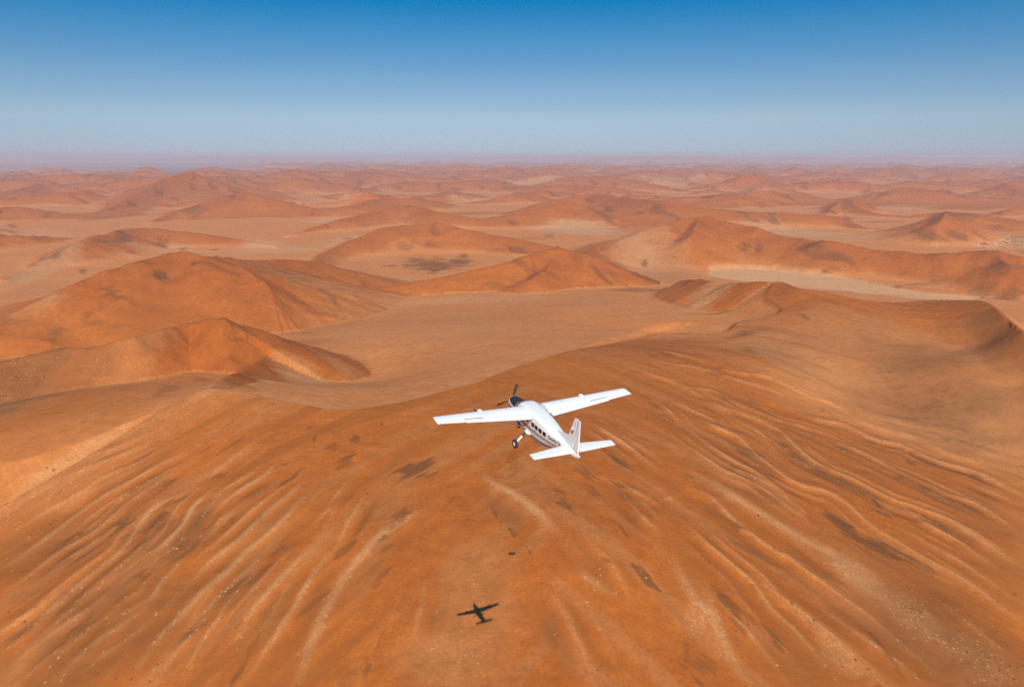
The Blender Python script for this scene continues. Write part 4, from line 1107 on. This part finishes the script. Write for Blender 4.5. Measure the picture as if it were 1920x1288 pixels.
def height_at(P):
    P = np.array(P, float)
    return survey(P[:, 0].copy(), P[:, 1].copy())[0]
_tus = [shrub_mesh('sand_mound', k, False) for k in range(3)]
for spots, lab, grp in ((RIGHT_MOUNDS, 'low straw coloured bush mound on the lower right flank of the near dune', 'bush mounds on the lower right dune flank'),
                        (LEFT_MOUNDS, 'low straw coloured bush mound on the lower left flank of the near dune', 'bush mounds on the lower left dune flank')):
    zz = height_at([p[:2] for p in spots])
    for (x, y), z in zip(spots, zz):
        o = bpy.data.objects.new('bush_mound', random.choice(_tus)); C.objects.link(o)
        s = random.uniform(.32, .66) * (.75 + math.hypot(x, y) / 900)
        o.location = (x, y, z - .05); o.scale = (s * random.uniform(.8, 1.4), s, s); o.rotation_euler = (0, 0, random.uniform(0, 6.28))
        o['label'] = lab; o['category'] = 'bush'; o['group'] = grp
LABELS = ['dark lone shrub on bare orange sand above the aircraft shadow', 'small dark shrub left of the big brown sand patch', 'small dark shrub high on the dune left of the aircraft', 'small dark shrub beside a rib on the right dune flank']
zz = height_at([p[:2] for p in DARK_SHRUBS])
for i, ((x, y, s), z) in enumerate(zip(DARK_SHRUBS, zz)):
    o = bpy.data.objects.new('shrub', shrub_mesh('shrub', 20 + i, True)); C.objects.link(o)
    o.location = (x, y, z - .05); o.scale = (s * 1.5, s, s); o.rotation_euler = (0, 0, .5 * i)
    o['label'] = LABELS[i]; o['category'] = 'shrub'


# ------------------------------------------------------------------ aircraft (x forward, y to its left, z up; origin at the wing root's leading edge)
AC = bpy.data.objects.new('light_aircraft', None); C.objects.link(AC)
AC['label'] = 'white high-wing propeller aircraft flying over the near dune'
AC['category'] = 'aircraft'
AC.location = (1.440, 53.801, 241.462)
AC.rotation_mode = 'QUATERNION'
AC.rotation_quaternion = (0.55129, 0.03683, -0.03248, 0.83287)

def part(name, verts, faces, mat, parent=AC, smooth=False, label=None):
    me = bpy.data.meshes.new(name); me.from_pydata([tuple(map(float, v)) for v in verts], [], [tuple(map(int, f)) for f in faces]); me.validate()
    bm = bmesh.new(); bm.from_mesh(me); bmesh.ops.recalc_face_normals(bm, faces=bm.faces); bm.to_mesh(me); bm.free()
    if smooth:
        me.polygons.foreach_set('use_smooth', [True] * len(me.polygons))
        try: me.set_sharp_from_angle(angle=R(38))
        except Exception: pass
    me.materials.append(mat)
    o = bpy.data.objects.new(name, me); C.objects.link(o); o.parent = parent
    if label: o['label'] = label
    return o

def merge(*shapes):
    V, F = [], []
    for v, f in shapes:
        n = len(V); V += list(v); F += [tuple(i + n for i in q) for q in f]
    return V, F

def loft(rings, closed=True, cap=True):
    n = len(rings[0]); V = [p for r in rings for p in r]; F = []
    for i in range(len(rings) - 1):
        for j in range(n if closed else n - 1):
            k = (j + 1) % n
            F.append((i * n + j, i * n + k, (i + 1) * n + k, (i + 1) * n + j))
    if cap:
        F.append(tuple(range(n))[::-1]); F.append(tuple(range((len(rings) - 1) * n, len(rings) * n)))
    return V, F

def tube(pts, radii, n=12, flat=1.0):
    rings = []
    pts = [np.array(p, float) for p in pts]
    for i, p in enumerate(pts):
        d = pts[min(i + 1, len(pts) - 1)] - pts[max(i - 1, 0)]; d /= np.linalg.norm(d)
        a = np.cross(d, (0, 0, 1.0) if abs(d[2]) < .9 else (1.0, 0, 0)); a /= np.linalg.norm(a); b = np.cross(d, a)
        r = radii[i] if isinstance(radii, (list, tuple)) else radii
        rings.append([p + a * r * math.cos(t) + b * r * flat * math.sin(t) for t in np.linspace(0, 2 * math.pi, n, endpoint=False)])
    return loft(rings)

def slab(outline, axis, lo, hi):
    """a flat outline in the plane across `axis`, given thickness"""
    n = len(outline); V = []
    for v in (lo, hi):
        for a, b in outline:
            V.append((v, a, b) if axis == 0 else (a, v, b) if axis == 1 else (a, b, v))
    F = [tuple(range(n))[::-1], tuple(range(n, 2 * n))] + [(i, (i + 1) % n, n + (i + 1) % n, n + i) for i in range(n)]
    return V, F

def lathe(profile, centre, axis, n=28):
    rings = []
    for a, r in profile:
        ring = []
        for t in np.linspace(0, 2 * math.pi, n, endpoint=False):
            u, v = r * math.cos(t), r * math.sin(t)
            ring.append((centre[0] + a, centre[1] + u, centre[2] + v) if axis == 0 else (centre[0] + u, centre[1] + a, centre[2] + v))
        rings.append(ring)
    return loft(rings)

# --- fuselage: half width, top, bottom and squareness along its length
ST = np.array([
    [3.42, .38, -.58, -1.28, 2.1], [3.30, .45, -.50, -1.40, 2.2], [2.90, .51, -.44, -1.52, 2.3], [2.30, .58, -.36, -1.60, 2.5], [1.70, .66, -.25, -1.64, 2.7],
    [1.35, .72, -.12, -1.66, 2.9], [.95, .78, .06, -1.66, 3.1], [.55, .82, .19, -1.66, 3.4], [.10, .84, .25, -1.66, 3.6], [-.80, .84, .26, -1.66, 3.7], [-2.0, .84, .24, -1.66, 3.7],
    [-2.8, .80, .21, -1.63, 3.5], [-3.6, .73, .16, -1.52, 3.3], [-4.5, .62, .09, -1.32, 3.0], [-5.4, .49, .00, -1.08, 2.7], [-6.2, .36, -.09, -.88, 2.5],
    [-7.0, .23, -.17, -.73, 2.3], [-7.55, .13, -.22, -.62, 2.2], [-7.90, .05, -.25, -.50, 2.0]])[::-1]
def section(x):
    return [np.interp(x, ST[:, 0], ST[:, i]) for i in (1, 2, 3, 4)]
def body_y(x, z, off=0.0):
    w, t, b, e = section(x); zc, h = (t + b) / 2, (t - b) / 2
    return w * max(0.0, 1 - min(1, abs((z - zc) / h)) ** e) ** (1 / e) + off
def ring(x, n=56, grow=0.0):
    w, t, b, e = section(x); zc, h = (t + b) / 2, (t - b) / 2; out = []
    for k in np.linspace(0, 2 * math.pi, n, endpoint=False):
        c, s = math.cos(k), math.sin(k)
        out.append((x, (w + grow) * math.copysign(abs(c) ** (2 / e), c), zc + (h + grow) * math.copysign(abs(s) ** (2 / e), s)))
    return out
xs = np.interp(np.linspace(0, 1, 90), np.linspace(0, 1, 19), ST[:, 0])
part('fuselage', *loft([ring(x) for x in xs]), M['white'], smooth=True)

def side_strip(x0, x1, zl, zh, s, n=40, off=.004, depth=.014):
    """a band lying on the fuselage side between two height curves"""
    rings = []
    for x in np.linspace(x0, x1, n):
        a, b = zl(x), zh(x); zs = np.linspace(a, b, 6)
        o = [(x, s * body_y(x, z, off), z) for z in zs]; i = [(x, s * body_y(x, z, off - depth), z) for z in zs[::-1]]
        rings.append(o + i)
    return loft(rings)
def curve(*pts):
    px = [p[0] for p in pts][::-1]; pz = [p[1] for p in pts][::-1]
    return lambda x: float(np.interp(x, px, pz))
top = curve((3.2, -1.00), (1.0, -.90), (-.6, -.85), (-1.2, -.82), (-2.2, -.80), (-3.0, -.76), (-4.1, -.70), (-5.0, -.64), (-6.2, -.52))
def plus(d): return lambda x: top(x) - d(x) if callable(d) else top(x) - d
for s in (1, -1):
    for lo, hi in ((.024, .0), (.078, .054), (.132, .108), (.215, .165)):
        part('side_stripe', *side_strip(3.15, -6.2, plus(lo), plus(hi), s), M['dark'], smooth=True)
    belly = curve((1.8, -1.50), (-1.0, -1.50), (-2.5, -1.46), (-3.4, -1.36), (-4.4, -1.14), (-5.6, -.88))
    part('belly_stripe', *side_strip(1.6, -5.5, lambda x: belly(x) - .10, lambda x: belly(x) + .03, s), M['dark'], smooth=True)

# --- windows
def window(name, x0, x1, z0, z1, s, rake=0.0, mat='glass'):
    rings = []
    for k in np.linspace(0, 1, 7):
        x = x0 + (x1 - x0) * k
        c = .035 if k in (0.0, 1.0) else 0.0
        zs = np.linspace(z0 + c, z1 - c, 5)
        xz = [(x + rake * (z - z0) / (z1 - z0), z) for z in zs]
        rings.append([(a, s * body_y(a, z, .008), z) for a, z in xz] + [(a, s * body_y(a, z, -.012), z) for a, z in xz[::-1]])
    return part(name, *loft(rings), M[mat], smooth=False)
for s in (1, -1):
    for x0, x1 in ((-.98, -1.46), (-2.00, -2.45), (-2.55, -2.99), (-3.11, -3.55), (-3.70, -4.12)):
        window('cabin_window', x0, x1, -.585, -.255, s)
    window('cockpit_window', .55, -.55, -.62, -.14, s, rake=-.0)
    window('quarter_window', 1.10, .68, -.60, -.20, s, rake=-.10)
# door seams, handles and roof seams
def seam(x0, x1, z0, z1, s, w=.012):
    return side_strip(x0, x1, lambda x: z0 + (z1 - z0) * (x - x0) / ((x1 - x0) or 1) - w, lambda x: z0 + (z1 - z0) * (x - x0) / ((x1 - x0) or 1) + w, s, 14, .003, .01)
for s in (1, -1):
    part('cabin_door', *merge(seam(-2.50, -2.515, -.42, -.42, s, .28), seam(-3.62, -3.635, -.68, -.68, s, .58), seam(-2.50, -3.62, -1.26, -1.24, s, .007), seam(-2.5, -3.62, -.09, -.09, s, .006)), M['seam'])
    part('roof_seam', *seam(-2.0, -4.1, .00, -.03, s, .008), M['seam'])
def hoop(x, w=.012):
    return loft([ring(x - w / 2, 40, .003), ring(x + w / 2, 40, .003)])
for x in (-.25, -1.98, -4.28, -6.05, 1.62):
    part('panel_line', *hoop(x), M['faint'])
part('door_handle', *slab([(-2.62, -.66), (-2.80, -.66), (-2.80, -.70), (-2.62, -.70)], 1, .79, .845), M['metal'])

# --- black anti-glare panel, windscreen, air intake
def cap_patch(x0, x1, zedge, n=16, off=.005, depth=.02, m=22):
    rings = []
    for x in np.linspace(x0, x1, n):
        w, t, b, e = section(x); zc, h = (t + b) / 2, (t - b) / 2
        s0 = max(-.98, min(.98, (zedge(x) - zc) / h)); a0 = math.asin(math.copysign(abs(s0) ** (e / 2), s0))
        def arc(g):
            out = []
            for k in np.linspace(a0, math.pi - a0, m):
                c, s = math.cos(k), math.sin(k)
                out.append((x, (w + g) * math.copysign(abs(c) ** (2 / e), c), zc + (h + g) * math.copysign(abs(s) ** (2 / e), s)))
            return out
        rings.append(arc(off) + arc(off - depth)[::-1])
    return loft(rings)
part('antiglare_panel', *cap_patch(3.24, 1.56, curve((3.3, -.66), (3.1, -.70), (2.6, -.76), (1.9, -.70), (1.5, -.62))), M['glare'], smooth=True)
part('windscreen', *cap_patch(1.50, .74, curve((1.5, -.52), (1.2, -.42), (.74, -.20))), M['glass'], smooth=True)
for s in (1, -1):
    part('windscreen_post', *tube([(1.56, s * .63, -.60), (1.2, s * body_y(1.2, -.34, .0), -.34), (.80, s * body_y(.8, -.10, .0), -.10)], .035, 8), M['white'], smooth=True)
part('air_intake', *lathe([(0, .25), (.015, .24)], (3.425, 0, -1.02), 0), M['glare'])
part('exhaust_stack', *tube([(2.5, -.50, -1.45), (2.35, -.72, -1.55), (1.95, -.86, -1.62)], [.11, .12, .11], 14), M['metal'], smooth=True)

# --- propeller at rest: three unequal-lit blades round a spinner
prop = part('propeller', *lathe([(-.09, .17), (.0, .19), (.12, .17), (.26, .11), (.36, .045), (.39, .005)], (3.54, 0, -.93), 0), M['white'], smooth=True)
for k in range(3):
    a = -.292 + k * 2 * math.pi / 3; rad = np.array((0, math.sin(a), math.cos(a))); tan_ = np.array((0, math.cos(a), -math.sin(a))); ax = np.array((1.0, 0, 0))
    rings = []
    for r, ch, tw in ((.12, .08, 1.2), (.25, .12, 1.1), (.45, .19, .85), (.75, .26, .6), (1.05, .28, .42), (1.28, .28, .34), (1.34, .25, .32)):
        u = tan_ * math.cos(tw) + ax * math.sin(tw); v = np.cross(u, rad); ctr = np.array((3.58, 0, -.93)) + rad * r
        rings.append([ctr + u * ch * .5 * math.cos(t) + v * (.016 if r > .2 else .035) * math.sin(t) for t in np.linspace(0, 2 * math.pi, 10, endpoint=False)])
    part('propeller_blade', *loft(rings), M['blade'], prop, smooth=True)

# --- wings
FOIL = [(0, 0), (.008, .018), (.03, .038), (.08, .062), (.16, .082), (.28, .094), (.42, .090), (.56, .074), (.70, .052), (.84, .028), (1.0, .002)]
LOWF = [(1.0, -.002), (.84, -.008), (.70, -.016), (.56, -.026), (.42, -.036), (.28, -.043), (.16, -.042), (.08, -.036), (.03, -.025), (.008, -.013)]
def wing_at(y):
    k = (y - .80) / (7.94 - .80)
    return -.35 * max(0, k), 2.17 + (1.25 - 2.17) * k, .02 + .49 * k, .075 * (1 - k), 1.0 - .22 * k        # leading edge x, chord, trailing z, lift of the nose, thickness
def foil_pts(y, s, a=0.0, b=1.0, shrink=0.0):
    le, ch, zt, inc, th = wing_at(y)
    def at(f, t): return (le - ch * f, s * y, zt + inc * (1 - f) + t * ch * th)
    up = lambda f: float(np.interp(f, [p[0] for p in FOIL], [p[1] for p in FOIL])); lo = lambda f: float(np.interp(f, [p[0] for p in LOWF][::-1] , [p[1] for p in LOWF][::-1]))
    fu = sorted({a, b} | {p[0] for p in FOIL if a < p[0] < b}); fl = sorted({a, b} | {p[0] for p in LOWF if a < p[0] < b}, reverse=True)
    pts = [at(f, up(f)) for f in fu] + [at(f, lo(f)) for f in fl]
    return pts
HINGE = .735
for s in (1, -1):
    ys = [.78, 2.0, 3.2, 4.4, 5.6, 6.8, 7.72]
    rings = [foil_pts(y, s, 0.0, HINGE) for y in ys]
    V, F = loft(rings)
    tip_rings = [foil_pts(y, s, 0, 1) for y in (7.725, 7.86)]
    mid = []
    le, ch, zt, inc, th = wing_at(7.94)
    for p in foil_pts(7.90, s, .03, .985): mid.append((p[0], s * 7.945, zt + (p[2] - zt) * .35 + .02))
    fp = foil_pts(7.86, s, .0, 1)
    wing = part('wing', *merge((V, F), loft(tip_rings)), M['white'], smooth=True)
    n_ = len(fp)
    part('wing_tip', *loft([fp, [(q[0] * .97 - .02, s * 7.945, zt + .03 + (q[2] - zt - .03) * .45) for q in fp]]), M['white'], wing, smooth=True)
    part('flap', *loft([foil_pts(y, s, HINGE + .008, 1.02) for y in (.86, 2.5, 4.2, 5.84)]), M['white'], wing, smooth=True)
    part('aileron', *loft([foil_pts(y, s, HINGE + .008, .955) for y in (5.87, 6.8, 7.70)]), M['white'], wing, smooth=True)
    def wz(y, f):
        le, ch, zt, inc, th = wing_at(y); t = float(np.interp(f, [p[0] for p in FOIL], [p[1] for p in FOIL]))
        return (le - ch * f, s * y, zt + inc * (1 - f) + t * ch * th)
    def on_wing(y0, y1, f, w, lift=.006):
        rr = []
        for y in np.linspace(y0, y1, 8):
            ch = wing_at(y)[1]; a = wz(y, f - w / ch / 2); b = wz(y, f + w / ch / 2)
            rr.append([(a[0], a[1], a[2] + lift), (b[0], b[1], b[2] + lift), (b[0], b[1], b[2] - .01), (a[0], a[1], a[2] - .01)])
        return loft(rr)
    part('spoiler_slot', *on_wing(4.42, 5.82, .70, .065), M['slot'], wing)
    def across(y, f0, f1, w=.011):
        rr = []
        for f in np.linspace(f0, f1, 10):
            a = wz(y - w / 2, f); b = wz(y + w / 2, f)
            rr.append([(a[0], a[1], a[2] + .004), (b[0], b[1], b[2] + .004), (b[0], b[1], b[2] - .008), (a[0], a[1], a[2] - .008)])
        return loft(rr)
    for sh in [on_wing(.9, 7.7, .16, .010, .003), on_wing(.9, 7.7, .42, .010, .003)] + [across(y, .02, .70) for y in (1.6, 2.9, 4.15, 5.85, 7.1)]:
        part('panel_line', *sh, M['faint'], wing)
    part('hinge_line', *merge(on_wing(.9, 4.4, HINGE + .002, .014, .004), on_wing(5.85, 7.68, HINGE + .002, .014, .004)), M['seam'], wing)
    cap = part('fuel_cap', *lathe([(0, .07), (.012, .065)], (0, 0, 0), 0), M['seam'], wing)
    q = wz(2.3, .25); cap.rotation_euler = (0, -math.pi / 2, 0); cap.location = (q[0], q[1], q[2])
    # leading edge: rounded pod, probe, stall strips
    c = np.array(wz(4.24, 0.0))
    part('leading_edge_pod', *tube([c + (-.55, 0, .02), c + (-.2, 0, .0), c + (.06, 0, -.02), c + (.20, 0, -.02), c + (.27, 0, -.02)], [.08, .19, .20, .15, .04], 14), M['white'], wing, smooth=True)
    c = np.array(wz(4.50, 0.0))
    part('pitot_probe', *tube([c + (-.05, 0, 0), c + (.35, 0, .0), c + (.60, 0, .0)], [.05, .042, .034], 8), M['blade'], wing, smooth=True)
    for y0, y1, mt in ((5.04, 5.16, 'red'), (5.26, 5.36, 'blade'), (5.48, 5.60, 'red')):
        a = wz(y0, .0); b = wz(y1, .0)
        part('stall_strip', *loft([[(p[0] + .045, p[1], p[2]), (p[0] - .03, p[1], p[2] + .06), (p[0] - .03, p[1], p[2] - .04)] for p in (a, b)]), M[mt], wing)
    part('wing_strut', *tube([(-.80, s * .82, -1.25), (-.86, s * 2.4, -.60), (-.92, s * 3.9, .16)], [.10, .10, .10], 14, .42), M['white'], smooth=True)
    part('navigation_light', *tube([np.array(wz(7.88, .05)) + (-.02, 0, 0), np.array(wz(7.90, .05)) + (-.16, 0, 0)], [.03, .035], 8), M['glass'], wing)

# --- tail
def plate(name, outline, th_root, th_tip, zr, zt, mat, parent=AC, label=None):
    """fin-like plate in the aircraft's middle plane: outline of (x, z), lens-shaped across"""
    V, F = [], []; n = len(outline)
    for sgn in (1, -1):
        for x, z in outline: V.append((x, sgn * .012, z))
    inner = []
    cx = sum(p[0] for p in outline) / n; cz = sum(p[1] for p in outline) / n
    for sgn in (1, -1):
        for x, z in outline:
            k = (z - zr) / (zt - zr); th = th_root + (th_tip - th_root) * min(1, max(0, k))
            inner.append((x + (cx - x) * .28, sgn * th / 2, z + (cz - z) * .10))
    V += inner
    for i in range(n):
        j = (i + 1) % n
        F += [(i, j, n + j, n + i), (i, 2 * n + i, 2 * n + j, j), (n + i, n + j, 3 * n + j, 3 * n + i)]
    F.append(tuple(range(2 * n, 3 * n))); F.append(tuple(range(3 * n, 4 * n))[::-1])
    return part(name, V, F, mat, parent, label=label)
fin = plate('fin', [(-6.28, .52), (-7.21, 2.25), (-7.64, 2.26), (-7.20, -.20), (-6.0, -.14), (-5.9, .42)], .16, .08, 0, 2.2, M['white'])
part('dorsal_fin', *loft([[(-4.4, y * .3, .08), (-5.5, y * .7, .37), (-6.32, y, .53), (-6.32, y * 1.5, -.12), (-5.4, y * 1.4, -.02), (-4.4, y * .4, .05)] for y in (.05, -.05)]), M['white'], fin)
rud = plate('rudder', [(-7.655, 2.255), (-7.87, 2.25), (-7.89, -.10), (-7.80, -.42), (-7.215, -.22), (-7.30, .59), (-7.53, 1.68)], .13, .06, 0, 2.2, M['white'])
part('rudder_seam', *slab([(-7.63, 2.25), (-7.645, 2.25), (-7.285, .59), (-7.205, -.2), (-7.19, -.2), (-7.27, .59)], 1, -.055, .055), M['seam'], rud)
for s in (1, -1):
    lo, hi = sorted((s * .066, s * .082))
    part('fin_emblem', *slab([(-6.76, 1.26), (-6.72, 1.12), (-7.16, 1.30), (-7.30, 1.42), (-6.90, 1.46)], 1, lo, hi), paint('emblem_white', (.9, .9, .9), .3), fin, label='white emblem patch on the fin')
    part('fin_emblem', *slab([(-6.72, 1.11), (-6.78, .92), (-6.90, .90), (-7.14, 1.17), (-7.16, 1.28)], 1, lo, hi), paint('emblem_grey', (.22, .21, .22), .5), fin, label='grey emblem patch under the white one')
bc = part('beacon', *lathe([(0, .05), (.06, .045), (.10, .01)], (0, 0, 0), 0, 12), M['red'], fin)
bc.rotation_euler = (0, -math.pi / 2, 0); bc.location = (-7.27, 0, 2.25)
part('tail_cone', *loft([[(x, y * (.06 if x < -7.7 else .14), z) for y, z in ((1, -.35), (.5, -.24), (-.5, -.24), (-1, -.35), (-.6, -.70 + (-7.0 - x) * .36), (.6, -.70 + (-7.0 - x) * .36))] for x in (-6.9, -7.4, -7.8, -8.02)]), M['white'], smooth=True)
SY0, SY1 = .10, 3.125
def stab_pts(y, s, a, b):
    k = y / SY1; le = -6.20 - .48 * k; ch = 1.36 + (.785 - 1.36) * k; th = .11 - .04 * k
    fs = np.linspace(a, b, 7)
    def t(f): return th * 2.6 * math.sqrt(max(f, 0)) * (1 - f) * .5 + .006
    return [(le - ch * f, s * y, -.214 + t(f)) for f in fs] + [(le - ch * f, s * y, -.214 - t(f)) for f in fs[::-1]]
for s in (1, -1):
    st = part('tailplane', *loft([stab_pts(y, s, 0, .58) for y in (SY0, 1.2, 2.2, SY1)]), M['white'], smooth=True)
    part('elevator', *loft([stab_pts(y, s, .59, 1.0) for y in (.30, 1.2, 2.2, SY1 - .01)]), M['white'], st, smooth=True)
    part('elevator_seam', *loft([[(q[0], q[1], -.214 + .052 - .015 * y / SY1), (q[0] - .014, q[1], -.214 + .052 - .015 * y / SY1), (q[0] - .014, q[1], -.22), (q[0], q[1], -.22)] for y in (.3, 1.7, 3.08) for q in [stab_pts(y, s, .578, 1.0)[0]]]), M['seam'], st)

# --- cargo pod, landing gear
pod = []
for x, w, b in ((1.35, .30, -1.72), (.9, .46, -1.92), (.2, .54, -2.06), (-1.0, .56, -2.10), (-2.2, .54, -2.06), (-3.2, .46, -1.86), (-4.1, .32, -1.58), (-4.7, .16, -1.36)):
    t = section(x)[2] + .14
    pod.append([(x, w * math.copysign(abs(math.cos(k)) ** .7, math.cos(k)), (t + b) / 2 + (t - b) / 2 * math.copysign(abs(math.sin(k)) ** .7, math.sin(k))) for k in np.linspace(0, 2 * math.pi, 28, endpoint=False)])
part('cargo_pod', *loft(pod), M['belly'], smooth=True, label='grey cargo pod under the belly')
def wheel(c, r, w, parent):
    t = part('wheel', *lathe([(-w / 2 * .55, r * .52), (-w / 2 * .95, r * .66), (-w / 2, r * .82), (-w / 2 * .7, r * .96), (0, r), (w / 2 * .7, r * .96), (w / 2, r * .82), (w / 2 * .95, r * .66), (w / 2 * .55, r * .52)], c, 1), M['rubber'], parent, smooth=True)
    return t
def hub(c, r, w, parent):
    part('wheel_hub', *lathe([(-w * .45, r * .2), (-w * .40, r * .42), (-w * .2, r * .54), (w * .2, r * .54), (w * .40, r * .42), (w * .45, r * .2)], c, 1), M['white'], parent, smooth=True)
for s in (1, -1):
    leg = part('main_gear_leg', *tube([(-1.27, s * 1.21, -1.69), (-1.27, s * 1.45, -1.94), (-1.27, s * 1.66, -2.16)], [.085, .080, .07], 12), M['white'], smooth=True)
    part('leg_sleeve', *tube([(-1.27, s * .70, -1.40), (-1.27, s * 1.0, -1.50), (-1.27, s * 1.23, -1.71)], [.10, .095, .09], 12), M['dark'], leg, smooth=True, label='dark upper sleeve of the gear leg')
    part('gear_fairing', *tube([(-.88, s * .78, -1.46), (-1.05, s * .80, -1.46), (-1.3, s * .82, -1.45), (-1.55, s * .80, -1.44), (-1.80, s * .76, -1.42)], [.05, .16, .19, .14, .03], 14), M['white'], leg, smooth=True)
    c = (-1.27, s * 1.78, -2.28)
    wheel(c, .36, .24, leg); hub(c, .36, .26, leg)
nose = part('nose_gear_leg', *merge(tube([(2.30, 0, -1.5), (2.20, 0, -2.1), (2.16, .0, -2.25)], [.07, .06, .05], 12), tube([(2.16, .15, -2.25), (2.16, .16, -2.50)], .03, 8), tube([(2.16, -.15, -2.25), (2.16, -.16, -2.50)], .03, 8), tube([(2.16, -.17, -2.25), (2.16, .17, -2.25)], .035, 8)), M['white'], smooth=True)
wheel((2.16, 0, -2.50), .31, .20, nose); hub((2.16, 0, -2.50), .31, .21, nose)

# --- roof antennas, light, steps
for x, y in ((-.03, .30), (-.03, -.62)):
    part('antenna', *slab([(x, .24), (x - .12, .24), (x - .14, .38), (x - .10, .38)], 1, y - .008, y + .008), M['grey'])
an = part('antenna', *lathe([(0, .05), (.03, .04), (.05, .01)], (0, 0, 0), 0, 12), M['grey'])
an.rotation_euler = (0, -math.pi / 2, 0); an.location = (-2.75, .08, section(-2.75)[1] - .01)
part('antenna', *slab([(-5.42, .36), (-5.5, .36), (-5.52, .47), (-5.48, .47)], 1, -.008, .008), M['grey'])

# --- registration letters on the left side, bent onto the fuselage
fc = bpy.data.curves.new('registration_letters', 'FONT'); fc.body = 'OA\u0418D\u041fB'; fc.size = 1.0; fc.resolution_u = 3; fc.space_character = 1.12; fc.offset = .045
tmp = bpy.data.objects.new('registration_letters', fc); C.objects.link(tmp)
bpy.context.view_layer.update()
me = bpy.data.meshes.new_from_object(tmp.evaluated_get(bpy.context.evaluated_depsgraph_get()))
bpy.data.objects.remove(tmp); bpy.data.curves.remove(fc)
tv = np.array([v.co[:] for v in me.vertices]); u0, u1 = tv[:, 0].min(), tv[:, 0].max(); v0, v1 = tv[:, 1].min(), tv[:, 1].max()
bm = bmesh.new(); bm.from_mesh(me)
for s, nm in ((1, 'left'), (-1, 'right')):
    b2 = bm.copy()
    ext = bmesh.ops.extrude_face_region(b2, geom=b2.faces[:])
    up = {e for e in ext['geom'] if isinstance(e, bmesh.types.BMVert)}
    for v in b2.verts:
        fu = (v.co.x - u0) / (u1 - u0); fv = (v.co.y - v0) / (v1 - v0)
        x = -4.38 - 1.56 * fu if s > 0 else -5.94 + 1.56 * fu
        z = -.535 + .285 * fv + .012 * fu
        v.co = (x, s * body_y(x, z, .010 if v in up else -.004), z)
    m2 = bpy.data.meshes.new('registration_letters'); b2.to_mesh(m2); b2.free(); m2.materials.append(M['dark'])
    lo = bpy.data.objects.new('registration_letters', m2); C.objects.link(lo); lo.parent = AC
    lo['label'] = 'black registration letters on the %s side of the rear fuselage' % nm
bm.free(); bpy.data.meshes.remove(me)


# ------------------------------------------------------------------ haze: one closed box of even air round camera and ground
hz = bpy.data.meshes.new('haze')
bm = bmesh.new(); bmesh.ops.create_cube(bm, size=1.0)
zlo, zhi = float(GH.min()) - 1.0, max(CAM_Z, float(GH.max())) + 3.0
for v in bm.verts:
    v.co = (v.co.x * 262000, v.co.y * 262000, zlo if v.co.z < 0 else zhi)
bm.to_mesh(hz); bm.free()
hm = bpy.data.materials.new('haze_air'); hm.use_nodes = True
hn, hl = hm.node_tree.nodes, hm.node_tree.links
hn.clear()
pv = hn.new('ShaderNodeVolumePrincipled'); ho = hn.new('ShaderNodeOutputMaterial')
pv.inputs['Color'].default_value = (.93, .765, .805, 1)
pv.inputs['Density'].default_value = HAZE_DENSITY
pv.inputs['Anisotropy'].default_value = 0.0
hl.new(pv.outputs[0], ho.inputs['Volume'])
hz.materials.append(hm)
haze = bpy.data.objects.new('haze', hz); C.objects.link(haze)
haze['kind'] = 'stuff'
